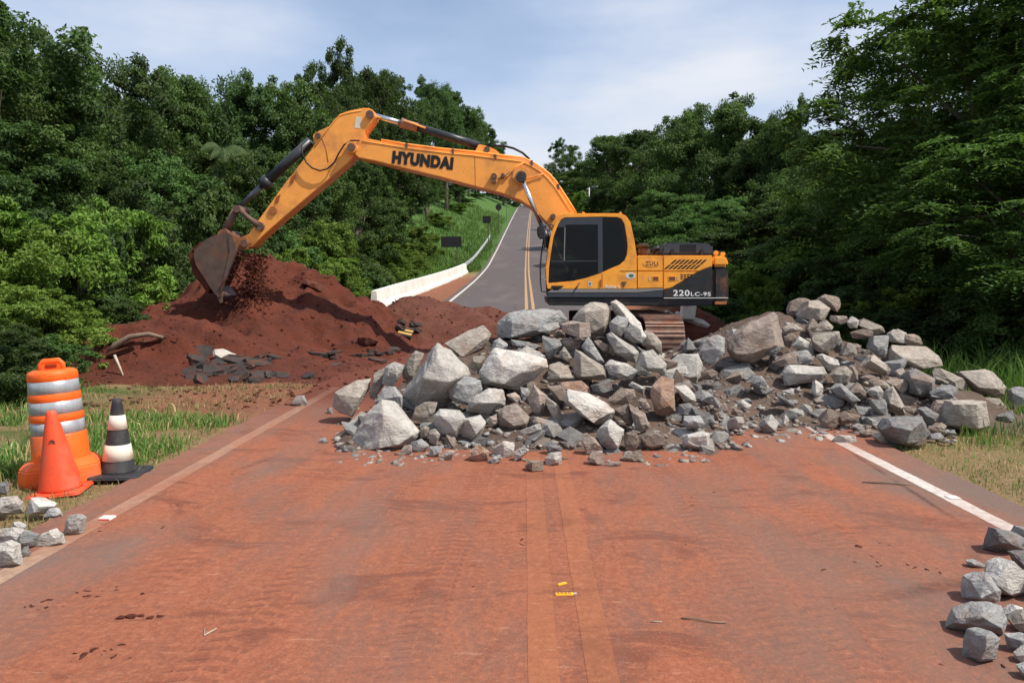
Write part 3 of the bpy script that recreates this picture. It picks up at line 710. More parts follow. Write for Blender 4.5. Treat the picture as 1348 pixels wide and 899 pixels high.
R_('R2', [(140,245),(240,110),(330,105),(442,180),(380,290),(230,302),(150,292)], 'tan', 'r', [(340,185,.36),(235,165,.30),(350,285,.36),(160,270,.2)], 'tan flat-topped block with dark front near top of the tail heap', Y=12.6)
R_('R2', [(310,105),(380,48),(530,80),(542,140),(500,215),(430,170)], 'pink', 'r', None, 'pinkish topmost rock of the heap by the tail', Y=13.1)
R_('R2', [(215,372),(290,265),(332,330),(302,402),(250,422)], 'brown', 'r')
R_('R2', [(290,390),(400,285),(470,350),(430,400),(330,410)], 'tan', 'r')
R_('R2', [(270,462),(290,400),(520,390),(532,460),(460,562),(360,592),(300,562)], 'tan', 'r', None, 'blunt tan boulder below the flat-topped block')
R_('R2', [(440,242),(590,250),(602,300),(540,332),(440,292)], 'pink', 'r')
R_('R2', [(590,302),(640,250),(702,290),(680,362),(620,362)], 'light', 'r')
R_('R2', [(700,332),(750,270),(830,310),(920,350),(937,400),(850,422),(760,372)], 'tan', 'r', Y=12.3)
R_('R2', [(620,402),(740,365),(837,390),(820,432),(740,462),(640,452)], 'brown', 'r', dY=-.2)
R_('R2', [(790,552),(830,430),(972,420),(952,642),(870,622)], 'grey', 'r', None, 'upright grey slab in the heap by the tail')
R_('R2', [(980,402),(1050,365),(1140,400),(1160,500),(1060,500),(980,482)], 'light', 'r', Y=11.9)
R_('R2', [(1100,420),(1200,410),(1260,440),(1275,510),(1180,530),(1110,500)], 'pink', 'r', Y=11.9)
R_('R5', [(48,272),(70,170),(160,170),(300,180),(380,240),(414,310),(330,322),(270,335),(120,322),(60,320)], 'tan', 'r', [(150,260,.30),(280,325,.26),(330,260,.2),(70,200,.1)], 'broad tan boulder with shadowed underside at the grass end', Y=11.2)
R_('R2', [(720,710),(780,660),(830,600),(992,740),(960,790),(900,790)], 'tan', 'r', [(800,650,.25),(940,745,.3),(960,700,.2)], 'oblong tan block with shadowed flank low in the tail heap')
R_('R2', [(310,612),(370,590),(510,650),(522,702),(420,752)], 'light', 'r')
R_('R2', [(435,792),(520,710),(600,700),(642,760),(602,862),(500,872)], 'tan', 'r', None, 'round tan rock with ringed face in the tail heap', dY=-.1)
R_('R2', [(610,700),(640,690),(690,760),(690,840),(620,850)], 'pink', 'r')
R_('R2', [(545,600),(600,490),(680,510),(686,600),(600,625)], 'tan', 'r')
R_('R2', [(90,522),(150,430),(252,490),(230,542),(110,552)], 'light', 'r')
R_('R2', [(10,442),(90,395),(132,440),(70,542),(20,522)], 'brown', 'r')
R_('R2', [(0,642),(110,570),(240,560),(302,640),(220,692),(60,712)], 'grey', 'r')
R_('R4', [(220,222),(330,170),(400,240),(512,330),(430,352),(300,292)], 'grey', 'r')
R_('R4', [(400,242),(480,160),(562,250),(562,312),(470,292)], 'brown', 'r')
R_('R4', [(600,322),(740,310),(762,482),(680,452),(610,402)], 'grey', 'r')
R_('R4', [(740,232),(800,190),(902,360),(910,450),(860,470),(770,420)], 'tan', 'r', [(770,350,.3),(880,400,.32),(800,220,.15)], 'tilted tan slab over a black hollow beside the slate boulder')
R_('R4', [(590,232),(680,190),(722,260),(700,322),(620,312)], 'light', 'r')
R_('R4', [(510,120),(580,90),(650,110),(640,150),(560,150)], 'pink', 'r')
R_('R4', [(580,150),(670,110),(705,170),(690,220),(610,200)], 'brown', 'r')
R_('R4', [(945,62),(1000,30),(1187,130),(1160,270),(1060,292),(945,262)], 'slate', 'r', [(960,120,.30),(1150,160,.32),(1050,100,.2),(1040,270,.25)], 'dark slate boulder with thin pale top under the broad tan boulder')
R_('R4', [(730,152),(820,120),(947,150),(930,222),(880,272),(800,202)], 'tan', 'r')
R_('R4', [(830,62),(900,30),(922,120),(860,137)], 'tan', 'r')
R_('R4', [(690,592),(760,490),(850,470),(1060,470),(1142,620),(1100,682),(930,742),(800,702)], 'slate', 'g', [(800,560,.30),(960,600,.36),(1060,520,.2),(930,720,.30)], 'large blue-grey boulder at the edge of grass with black near face')
R_('R4', [(630,662),(690,620),(802,690),(790,722),(690,717)], 'tan', 'g')
R_('R4', [(930,702),(980,650),(1112,650),(1100,722),(1000,747)], 'brown', 'g')
R_('R4', [(150,502),(230,390),(312,440),(292,562),(230,597),(160,562)], 'brown', 'r', None, 'earthy brown rock at the foot of the tail heap')
R_('R4', [(300,472),(380,430),(522,470),(450,527),(320,547)], 'brown', 'r')
R_('R4', [(250,682),(300,640),(462,650),(472,712),(350,717)], 'light', 'g')
R_('R4', [(430,562),(490,530),(542,580),(500,622)], 'grey', 'r')
R_('R4', [(500,620),(560,590),(682,610),(600,672),(530,662)], 'pink', 'r')
R_('R4', [(1030,402),(1100,380),(1250,470),(1242,522),(1120,557)], 'slate', 'r')
R_('R4', [(900,390),(960,380),(1035,440),(1000,470),(930,430)], 'pink', 'r')
R_('R4', [(1140,597),(1245,522),(1290,560),(1260,610),(1200,627)], 'tan', 'r')
R_('R4', [(60,242),(100,130),(172,180),(160,277),(90,297)], 'light', 'r')
R_('R5', [(345,342),(390,320),(540,390),(597,450),(540,472),(450,432),(350,402)], 'tan', 'r', Y=10.9)
R_('R5', [(320,492),(370,460),(450,430),(522,460),(500,512),(430,527)], 'grey', 'r')
R_('R5', [(515,347),(680,330),(745,350),(827,450),(812,505),(760,517),(620,492),(560,422)], 'tan', 'r', [(640,450,.30),(760,460,.34),(660,345,.1)], 'ridged tan block resting on grass at the far end of the heap', Y=11.0)
R_('R5', [(425,692),(460,540),(600,530),(692,545),(717,700),(640,737)], 'tan', 'g', [(470,560,.12),(630,560,.2),(640,720,.2)], 'big squared brown-grey block standing in the grass')
R_('R5', [(340,602),(360,530),(462,530),(440,690)], 'pink', 'r')
R_('R5', [(600,512),(780,520),(832,590),(780,612),(700,562)], 'tan', 'r', Y=10.7)
R_('R5', [(775,642),(880,600),(875,682),(800,692)], 'slate', 'g')
R_('R5', [(860,462),(939,445),(1000,470),(1000,610),(880,590)], 'grey', 'g', None, 'grey rock alone in tall grass past the heap end')
R_('R5', [(310,722),(400,680),(432,740),(350,752)], 'brown', 'r')
R_('R5', [(330,762),(400,745),(402,792),(330,795)], 'grey', 'g')
R_('R3', [(690,500),(730,430),(800,380),(872,460),(840,542),(740,560)], 'light', 'r', [(780,440,.2),(830,530,.36),(760,470,.34)], 'split pale stone in the dirt apron of the tail heap')
R_('R3', [(430,372),(460,330),(540,350),(552,402),(500,412)], 'brown', 'r')
R_('R3', [(490,292),(540,240),(622,300),(590,340),(530,330)], 'light', 'r')
R_('R3', [(130,310),(190,300),(250,350),(210,402),(150,382)], 'brown', 'r')
R_('R3', [(235,380),(300,320),(322,380),(300,432),(250,412)], 'slate', 'r')
R_('R3', [(850,180),(1020,300),(1000,330),(930,290),(850,220)], 'slate', 'r')
R_('R3', [(900,170),(1000,150),(1010,210),(960,210)], 'light', 'r')
R_('R3', [(890,490),(930,380),(965,440),(950,500)], 'light', 'r')
R_('R3', [(280,560),(310,510),(380,560),(330,580)], 'tan', 'g')
R_('R3', [(170,200),(250,150),(270,210),(210,240)], 'grey', 'r')
R_('R3', [(320,300),(380,280),(410,350),(360,390),(320,360)], 'pink', 'r')

# --- loose rocks by the road edges
R_('BL', [(-60,380),(-60,240),(0,225),(100,222),(152,290),(80,350)], 'light', 'g', None, 'pale rock in weeds between red cone and road-edge rocks')
R_('BL', [(220,372),(255,225),(310,235),(462,295),(380,350),(290,375)], 'light', 'g', [(330,300,.25),(290,350,.25)], 'pale wedge-shaped rock in front of the red cone')
R_('BL', [(360,392),(400,320),(470,320),(512,360),(480,397)], 'grey', 'g')
R_('BL', [(535,542),(560,380),(650,360),(702,400),(672,522),(600,550)], 'light', 'g', None, 'upright pale stone on the dusty edge line')
R_('BL', [(270,642),(350,530),(420,500),(512,545),(517,605),(400,637)], 'light', 'g', None, 'pale triangular rock on the dusty edge line')
R_('BL', [(-60,640),(-50,500),(110,470),(222,540),(200,600),(140,632)], 'light', 'g')
R_('BL', [(-80,830),(-60,620),(20,600),(110,640),(132,772),(60,800)], 'light', 'g', None, 'big pale block beside the dusty edge line')
R_('BL', [(130,602),(190,500),(302,550),(270,640),(200,662)], 'grey', 'g')
R_('BL', [(95,500),(110,430),(150,440),(212,470),(190,522)], 'light', 'g')
R_('BL', [(130,732),(200,640),(242,710),(180,735)], 'slate', 'g')
R_('BL', [(-40,200),(-20,95),(50,90),(62,200)], 'grey', 'g')
R_('BR', [(250,160),(290,65),(400,85),(470,130),(470,190),(370,200),(270,180)], 'slate', 'g', [(300,80,.15),(380,150,.3),(310,140,.2)], 'dark grey rock lying across the white edge line')
R_('BR', [(400,95),(420,60),(500,60),(520,140),(460,150)], 'grey', 'g')
R_('BR', [(385,200),(450,180),(520,260),(500,310),(440,300)], 'slate', 'g')
R_('BR', [(148,430),(155,345),(240,300),(322,400),(312,467),(190,460)], 'grey', 'g', [(235,330,.15),(210,440,.3),(290,400,.25)], 'grey rock with pale crown on the dusty asphalt, beside a larger one')
R_('BR', [(235,310),(290,255),(390,240),(470,310),(480,400),(390,432),(280,390)], 'light', 'g', [(330,300,.2),(370,420,.3),(270,350,.2)], 'large pale grey rock on the dusty road near the edge line')
R_('BR', [(65,570),(80,545),(220,490),(320,475),(352,560),(332,642),(220,632),(120,590)], 'grey', 'g', [(120,580,.1),(220,540,.25),(320,600,.3)], 'wide flat grey rock on red dust')
R_('BR', [(155,700),(190,640),(270,620),(317,660),(292,767),(200,787)], 'grey', 'g', [(240,640,.2),(215,770,.3),(240,700,.3)], 'small blocky grey rock out on the red dust below the wide flat one')
R_('BR', [(140,245),(190,235),(247,270),(210,282),(160,265)], 'grey', 'g', None, 'thin flat grey chip of stone near the dark rock')
R_('BR', [(345,532),(390,475),(437,490),(450,540),(400,570)], 'light', 'g')
R_('BR', [(375,570),(450,500),(520,560),(500,630),(420,622)], 'tan', 'g')
R_('BR', [(360,650),(470,640),(510,720),(440,740),(385,705)], 'grey', 'g')
R_('BR', [(400,750),(480,715),(540,760),(500,800),(430,790)], 'light', 'g')
R_('BR', [(430,830),(520,800),(560,880),(470,890)], 'grey', 'g')
R_('BR', [(500,350),(600,300),(660,420),(560,470)], 'grey', 'g')
R_('BR', [(520,520),(620,500),(680,620),(560,640)], 'slate', 'g')

# --- smaller stones that fill the heaps: shared hull shapes, each stone its own object
def random_hull(seed, flat=1.0, n=13):
    rr = random.Random(seed); pts = []
    for _ in range(n):
        v = Vector((rr.gauss(0, 1), rr.gauss(0, 1), rr.gauss(0, 1))).normalized()
        v = Vector((max(-.8, min(.8, v.x * 1.1)), max(-.62, min(.62, v.y)), max(-.55, min(.55, v.z)) * flat)); pts.append(v * rr.uniform(.8, 1.1))
    return pts
lib = {}
tones = ['grey', 'light', 'tan', 'pink', 'brown', 'slate']
for ti, t in enumerate(tones):
    for k in range(4): lib[(t, k)] = hull_mesh(random_hull(ti * 10 + k, rng.uniform(.6, 1.1)), 1.3, ti * 7 + k, RM[t], 2, 'rock', 5)
fills = 0
regions = [('c', 440, 935, 400, 612), ('r', 900, 1260, 395, 582)]
tries = 0
while fills < 195 and tries < 6000:
    tries += 1
    md, xa, xb, ya, yb = regions[0] if rng.random() < 0.58 else regions[1]
    px, py = rng.uniform(xa, xb), ya + (yb - ya) * rng.random() ** .72
    p = hit(px, py, heaps, 6.5, 16.5)
    if p.y > 16.2 or heaps(p.x, p.y) < -0.05: continue
    inside = sum(1 for b in used_boxes if b[0] < px < b[2] and b[1] < py < b[3])
    if inside and rng.random() < 0.35: continue
    s = rng.uniform(.12, .29) if md == 'c' else rng.uniform(.11, .26)
    t = rng.choice(['grey', 'light', 'tan', 'pink', 'light', 'slate', 'grey', 'grey'])
    s = min(s, max(.10, p.z * .8 + .12))
    o = link('rock', lib[(t, rng.randrange(4))], None, (p.x, p.y + s * .35, p.z + s * .08))
    o.rotation_euler = (rng.uniform(-.5, .5), rng.uniform(-.5, .5), rng.uniform(0, 6.28)); o.scale = (s * rng.uniform(.8, 1.3), s, s * rng.uniform(.7, 1.1))
    tag(o, f'half-hidden {TONE_WORD[t]} stone wedged among bigger rocks of the ' + ('heap before the cab' if md == 'c' else 'heap by the tail'), 'rock', HEAPC if md == 'c' else HEAPR)
    fills += 1

# --- grit: far too small to count
def grit(name, spots, smin, smax, mats, label, cat, flat=0.7, parent=None):
    tv, tt = [], []
    for k in range(8):
        bm = bmesh.new()
        for p in random_hull(900 + k, flat, 9): bm.verts.new(p)
        bmesh.ops.convex_hull(bm, input=bm.verts)
        bmesh.ops.triangulate(bm, faces=bm.faces)
        lv = [v for v in bm.verts if v.link_faces]
        ix = {v: i for i, v in enumerate(lv)}
        tv.append(np.array([v.co[:] for v in lv])); tt.append(np.array([[ix[v] for v in f.verts] for f in bm.faces])); bm.free()
    V, T, MI = [], [], []; base = 0
    for (x, y, z) in spots:
        k = rng.randrange(8); s = smin + (smax - smin) * rng.random() ** 2.2
        M = np.array((Matrix.Rotation(rng.uniform(0, 6.28), 3, 'Z') @ Matrix.Rotation(rng.uniform(-.6, .6), 3, 'X'))) * s
        V.append(tv[k] @ M.T + np.array([x, y, z + s * .15])); T.append(tt[k] + base); base += len(tv[k])
        MI += [rng.randrange(len(mats))] * len(tt[k])
    me = np_mesh(name, np.concatenate(V), np.concatenate(T), mats=mats, mat_idx=MI)
    o = link(name, me, parent); 
    if parent is None: tag(o, label, cat, kind='stuff')
    else: o['kind'] = 'stuff'
    return o
sp = []
while len(sp) < 3400:
    md, xa, xb, ya, yb = regions[0] if rng.random() < .5 else regions[1]
    px, py = rng.uniform(xa, xb), ya + (yb + 8 - ya) * (1 - rng.random() ** 1.7)
    p = hit(px, py, lambda x, y: max(heaps(x, y), 0.0), 6.5, 16.5)
    if p.y > 16.2 or heaps(p.x, p.y) < -0.16: continue
    sp.append(p)
grit('gravel', sp, .013, .08, [RM['brown'], RM['grey'], RM['grey'], RM['pink'], RM['light'], RM['tan']], 'loose gravel and stone chips scattered through the rock heaps', 'gravel')
# ------------------------------------------------------------------ soil clods, asphalt slabs and works debris
sp = []
while len(sp) < 2000:
    px, py = rng.uniform(105, 530), rng.uniform(350, 512)
    p = hit(px, py, lambda x, y: max(mound(x, y), -0.05), 10, 24)
    if p.y > 23.5 or mound(p.x, p.y) < -0.02: continue
    sp.append(p - Vector((0, 0, 0.022)))
cl = grit('soil_clods', sp, .014, .075, [M_SOIL], '', '', 0.8); tag(cl, 'crumbled red soil clods over the tall mound', 'soil clods', kind='stuff')
sp = []
for _ in range(900):
    x, y = rng.uniform(-4.6, 2.5), rng.uniform(12.5, 20.5); sp.append((x, y, G(x, y)))
for _ in range(500):
    x, y = rng.uniform(-8.5, -3.6), rng.uniform(11.0, 14.5); sp.append((x, y, G(x, y)))
for _ in range(420):
    x, y = rng.uniform(-5, 0.4), rng.uniform(20.4, 23.3); sp.append((x, y, G(x, y)))
grit('soil_crumbs', sp, .010, .065, [M_SOIL, M_SOIL2], 'crumbs of red soil strewn over the ground between the heaps', 'soil crumbs', 0.7)
sp = []
for _ in range(420):
    y = 2.6 + 5.6 * rng.random(); x = rng.uniform(-3.4, 3.2); sp.append((x, y, 0.001))
for _ in range(260):
    sp.append((rng.gauss(-2.4, .55), rng.uniform(4.2, 8.6), 0.001))
grit('road_crumbs', sp, .003, .017, [M_SOIL2, M_SOIL, RM['brown']], 'tiny crumbs of soil and grit on the dusty road', 'crumbs', 0.6)
# smears of trodden soil dropped by the wheels, and a line of grit in the road crack
sp = []
for (px, py, sx_, sy_, n_) in ((150, 697, .20, .05, 90), (300, 652, .28, .07, 150), (235, 668, .22, .05, 90), (140, 780, .12, .04, 60), (60, 800, .12, .04, 50), (390, 626, .35, .08, 140), (430, 602, .3, .09, 110), (120, 860, .1, .05, 50), (1180, 745, .22, .10, 160), (1170, 720, .10, .03, 50), (985, 575, .5, .12, 160), (900, 650, .12, .25, 90), (640, 640, .5, .1, 70), (1300, 860, .2, .1, 40)):
    c_ = ground(px, py)
    for _ in range(n_): sp.append((c_.x + rng.gauss(0, sx_), c_.y + rng.gauss(0, sy_), -.002))
for k in range(70):
    t = k / 70; c_ = ground(690 - 5 * t + 2 * math.sin(t * 9), 662 + 72 * t); sp.append((c_.x + rng.gauss(0, .008), c_.y, -.002))
grit('soil_smears', sp, .005, .034, [M_SOIL2, M_SOIL, M_SOIL2], 'scattered smears of darker red soil dropped on the dusty road', 'soil', 0.35)
# soil pouring from the bucket
sp = []
for _ in range(1900):
    t = rng.random(); pz = 0.95 + 1.5 * t
    sp.append((-6.55 + .12 * t + rng.gauss(0, .13 + .12 * (1 - t)), 17.75 + rng.gauss(0, .26), pz))
fs = grit('falling_soil', sp, .012, .065, [M_SOIL], 'stream of red soil dropping from the bucket onto the mound', 'falling soil', 0.8)

M_ASPH = plain('broken_asphalt', (0.040, 0.034, 0.032), 0.9, var=.3, dirt=(0.13, 0.042, 0.026), dscale=5, damt=.8)
M_CONC = plain('old_concrete', (0.42, 0.39, 0.35), 0.85, var=.15, dirt=(0.25, 0.12, 0.08), dscale=4)
def slab(px, py, wd, ln, th, rz, tilt, m, label, fn=None, cat='asphalt slab', grp='broken asphalt slabs at the foot of the soil mound', lift=0.0, Y=None):
    p = at(px, py, Y) if Y else hit(px, py)
    rr = random.Random(int(px * 7 + py)); n = 7
    pts = []
    for k in range(n):
        a = 2 * math.pi * k / n + rr.uniform(-.25, .25); r = rr.uniform(.8, 1.1)
        for z in (0, th): pts.append(Vector((math.cos(a) * ln / 2 * r, math.sin(a) * wd / 2 * r, z + rr.uniform(-.1, .1) * th)))
    me = hull_mesh(pts, max(ln, wd) * .6, px, m, 2, 'asphalt_slab')
    o = link('asphalt_slab', me, None, (p.x, p.y + .05, p.z - .02 + lift)); o.rotation_euler = (tilt[0], tilt[1], rz)
    tag(o, label, cat, grp); return o
slab(298, 470, .30, .75, .07, .9, (.9, .3, ), M_CONC, 'pale slab propped upright among dark asphalt pieces')
slab(322, 478, .45, 1.15, .09, .1, (.25, .16), M_ASPH, 'longest dark asphalt slab lying flat at the mound foot')
slab(352, 480, .4, .8, .08, -.4, (.2, .25), M_ASPH, 'tilted asphalt slab past the long flat one')
slab(266, 468, .45, .5, .09, .2, (1.0, .2), M_ASPH, 'asphalt piece standing on edge beside the pale slab')
for i in range(34):
    px, py = rng.gauss(305, 44), rng.uniform(470, 503)
    slab(px, py, rng.uniform(.15, .4), rng.uniform(.25, .6), rng.uniform(.06, .10), rng.uniform(-1, 1), (rng.uniform(-.2, .8), rng.uniform(-.5, .5)), M_ASPH, 'small broken asphalt piece in the dark scatter below the soil mound')
for i in range(16):
    px, py = rng.uniform(400, 520), rng.uniform(458, 482)
    slab(px, py, rng.uniform(.15, .35), rng.uniform(.2, .6), rng.uniform(.04, .08), rng.uniform(-.5, .5), (rng.uniform(-.2, .3), rng.uniform(-.2, .2)), M_ASPH, 'flat asphalt fragment on bare soil between mound and rock heap', grp='asphalt fragments on the bare soil')
ap = hit(533, 442)
fr_ = empty('asphalt_chunk', ap); tag(fr_, 'upturned road chunk still showing its double yellow stripes', 'asphalt chunk')
M_YEL_OLD = plain('old_yellow_stripe', (0.60, 0.36, 0.08), 0.8, var=.15, dirt=(0.3, .12, .06))
Mr = Matrix.Rotation(.22, 4, 'Y') @ Matrix.Rotation(.45, 4, 'X')
link('slab', box_mesh('slab', 0, .06, .06, .36, .46, .10, M_ASPH, .012, Mr), fr_)
for yy in (-.06, .10): link('stripe', box_mesh('stripe', 0, yy, .114, .355, .075, .004, M_YEL_OLD, 0, Mr), fr_)
for i in range(7): slab(533 + rng.uniform(-10, 22), 434 + rng.uniform(-8, 4), .25, .35, .1, rng.uniform(0, 3), (.6, .4), M_ASPH, 'black asphalt lump beside the striped road chunk', grp='asphalt lumps beside the striped chunk')
# boulder-like clods on the mound
for (px, py, s, lab) in ((415, 381, .34, 'big rounded soil boulder near the top of the mound'), (205, 452, .3, 'soil lump on the lower flank of the mound'), (485, 455, .3, 'soil lump at the foot of the mound near striped chunk'), (160, 470, .26, 'soil lump at the forest end of the mound')):
    p = hit(px, py); me = hull_mesh(random_hull(int(px), .8, 16), 1.3, px, M_SOIL2, 3, 'soil_lump')
    o = link('soil_lump', me, None, p + Vector((0, .1, s * .2))); o.scale = (s * 1.3, s, s * .8); o.rotation_euler = (.2, .3, px); tag(o, lab, 'soil lump')
M_WOOD = plain('weathered_wood', (0.20, 0.14, 0.10), 0.85, var=.3)
M_DRYWOOD = plain('bleached_wood', (0.42, 0.36, 0.29), 0.85, var=.25)
def stick(px, py, pts, r, m, label, cat='branch'):
    p = hit(px, py); pp = [Vector(q) for q in pts]
    rads = [r * (1 - .55 * i / (len(pp) - 1)) for i in range(len(pp))]
    o = link('branch', tube_mesh('branch', pp, rads, m, 7), None, p); tag(o, label, cat); return o
stick(172, 458, [(-.55, .05, -.25), (-.3, 0, .05), (0, 0, .22), (.35, .05, .27), (.6, .1, .2)], .075, M_WOOD, 'dark curved log half buried in the forest end of the mound')
stick(160, 492, [(-.12, 0, .35), (0, -.05, .12), (.1, -.1, -.08)], .028, M_DRYWOOD, 'short pale stick poking from the mound flank')
stick(243, 378, [(-.18, 0, -.2), (.02, 0, .12), (.1, .05, .45)], .03, M_DRYWOOD, 'bare grey twig upright behind the bucket')
stick(128, 455, [(-.35, 0, .25), (-.1, 0, .05), (.2, 0, -.1)], .06, M_DRYWOOD, 'bleached broken stump end at the forest edge')
# twigs and plastic on the road
def road_bit(px, py, pts, r, m, name, label, cat):
    p = ground(px, py, 0.006); o = link(name, tube_mesh(name, [Vector(q) for q in pts], r, m, 6), None, p); tag(o, label, cat)
road_bit(272, 834, [(-.03, .05, .004), (0, -.03, .006), (.028, .055, .004)], .004, M_DRYWOOD, 'twig', 'forked dry twig lying on the red dust', 'twig')
road_bit(930, 818, [(-.13, .03, .006), (-.05, .01, .012), (.03, -.02, .008), (.1, -.02, .006)], .004, M_WOOD, 'twig', 'long thin dark twig on the dusty road past the yellow wrapper', 'twig')
road_bit(864, 819, [(-.03, 0, .006), (.03, -.004, .006)], .003, M_DRYWOOD, 'twig', 'short straight twig on the dusty road', 'twig')
road_bit(1168, 638, [(-.2, .05, .008), (0, .0, .02), (.2, -.04, .008)], .008, M_WOOD, 'twig', 'dark twig lying across the white edge line', 'twig')
M_YPLAST = plain('yellow_plastic', (0.80, 0.42, 0.03), 0.4, var=.1)
p = ground(743, 783, 0.0045)
wr = empty('plastic_wrapper', p); tag(wr, 'flat yellow plastic wrapper on the dusty road centre', 'wrapper')
link('strip', box_mesh('strip', 0, 0, .006, .105, .036, .010, M_YPLAST, .003, Matrix.Rotation(.06, 4, 'Z')), wr)
link('end_tab', box_mesh('end_tab', .062, .008, .006, .02, .022, .008, M_DRYWOOD, .002), wr)
for k in range(4): link('slot', box_mesh('slot', -.036 + k * .022, .001, .0125, .016, .014, .002, plain('wrapper_slot', (.35, .15, .02), .6), 0, Matrix.Rotation(.06, 4, 'Z')), wr)
p = ground(740, 770, 0.0045)
o = link('plastic_scrap', box_mesh('plastic_scrap', 0, 0, .008, .065, .02, .012, M_YPLAST, .004, Matrix.Rotation(.6, 4, 'Z')), None, p); tag(o, 'small curled yellow plastic scrap next to the wrapper', 'scrap')
p = ground(172, 814, 0)
for i, (dx, dy, s) in enumerate(((0, 0, .035), (.05, .01, .028), (-.05, -.01, .03), (.1, .0, .03), (.15, .015, .025))):
    o = link('soil_lump', hull_mesh(random_hull(70 + i, .7), 1.3, i, M_SOIL, 1, 'soil_lump'), None, (p.x + dx, p.y + dy, s * .3)); o.scale = (s, s, s * .8)
    tag(o, 'dark soil lump in the short row on the dusty road', 'soil lump', 'soil lumps dropped in a row on the road')
# road studs
M_STUDW = plain('stud_white', (0.72, 0.68, 0.62), .6, dirt=(.45, .25, .16), damt=.4); M_STUDR = plain('stud_red', (0.55, 0.05, 0.03), .25); M_STUDD = plain('stud_grey', (.5, .47, .43), .5)
for (px, py, red, lab) in ((141, 684, True, 'white road stud with red reflector on the dusty edge line'), (1254, 657, False, 'small pale road stud on the white edge line')):
    p = ground(px, py, .0); sroot = empty('road_stud', p); tag(sroot, lab, 'road stud')
    link('body', box_mesh('body', 0, 0, .012, .10, .10, .02, M_STUDW, .006), sroot)
    if red: link('reflector', box_mesh('reflector', 0, -.047, .013, .085, .012, .014, M_STUDR, .002), sroot)
    else: link('reflector', box_mesh('reflector', 0, -.047, .013, .085, .012, .014, M_STUDD, .002), sroot)
# broken concrete behind the track
p = hit(908, 416)
o = link('concrete_block', box_mesh('concrete_block', 0, .1, .12, .34, .4, .42, plain('white_concrete', (.74, .71, .67), .8, dirt=(.4, .22, .15)), .03, Matrix.Rotation(.1, 4, 'Y')), None, at(906, 416, 20.3)); tag(o, 'white concrete block on the soil bank behind the track', 'concrete block')
slab(912, 424, .35, 1.1, .12, -.25, (.3, .35), M_CONC, 'long tilted concrete slab on the soil bank behind the track', cat='concrete slab', grp='broken concrete on the bank behind the track', Y=20.4)
slab(886, 418, .3, .7, .10, .3, (.3, .5), M_CONC, 'leaning concrete shard between the track and white block', cat='concrete slab', grp='broken concrete on the bank behind the track', Y=20.2)
# ------------------------------------------------------------------ excavator
YN, YB = 16.5, 17.85
RUST = (0.22, 0.09, 0.045)
M_OR = plain('orange_paint', (0.94, 0.385, 0.045), 0.42, var=.06, dirt=(0.45, 0.17, 0.06), dscale=2.3, damt=.65)
M_ORB = plain('boom_orange_paint', (0.92, 0.37, 0.075), 0.45, var=.07, dirt=(0.45, 0.18, 0.07), dscale=1.8, damt=.65)
M_BLK = plain('black_paint', (0.022, 0.023, 0.026), 0.5, var=.2, dirt=(0.13, 0.08, 0.06), dscale=2.5, damt=.35)
M_SLATE = plain('slate_frame_paint', (0.045, 0.052, 0.066), 0.45, var=.1)
M_GREYP = plain('grey_paint', (0.22, 0.215, 0.205), 0.5, var=.1)
M_WHITEP = plain('white_paint', (0.80, 0.80, 0.78), 0.5, var=.03)
M_CHROME = plain('chrome_rod', (0.62, 0.62, 0.64), 0.22, metal=1.0, var=.05)
M_CYL = plain('cylinder_black', (0.030, 0.034, 0.042), 0.35, var=.15, dirt=(0.10, 0.07, 0.055))
M_STEEL = plain('muddy_steel', (0.13, 0.085, 0.065), 0.7, metal=.2, var=.25, dirt=(0.23, 0.085, 0.05), dscale=3, damt=.8)
M_BUCK = plain('worn_bucket_steel', (0.115, 0.078, 0.062), 0.6, metal=.25, var=.3, dirt=(0.20, 0.075, 0.045), dscale=2.2, damt=.8)
M_SHOE = plain('track_shoe_steel', (0.27, 0.17, 0.13), 0.6, metal=.3, var=.3, dirt=(0.25, 0.075, 0.04), dscale=4.5, damt=.9)
M_RUBBER = plain('rubber_hose', (0.012, 0.012, 0.013), 0.5)
M_CABIN = plain('cabin_black', (0.02, 0.02, 0.022), 0.8)
M_SEAT = plain('seat_fabric', (0.035, 0.03, 0.03), 0.9)
def glass_mat():
    q = NT('tinted_glass'); q.t.nodes.remove(q.b)
    gl = q.n('ShaderNodeBsdfGlossy'); gl.inputs['Roughness'].default_value = 0.03; gl.inputs[0].default_value = (.9, .95, 1, 1)
    tr = q.n('ShaderNodeBsdfTransparent'); tr.inputs[0].default_value = (0.21, 0.20, 0.19, 1)
    fr = q.n('ShaderNodeFresnel'); fr.inputs[0].default_value = 1.45
    mxs = q.n('ShaderNodeMixShader'); q.L(q.math('MULTIPLY', fr.outputs[0], 0.6), mxs.inputs[0]); q.L(tr.outputs[0], mxs.inputs[1]); q.L(gl.outputs[0], mxs.inputs[2])
    q.L(mxs.outputs[0], q.out.inputs[0]); return q.m
M_GLASS = glass_mat()

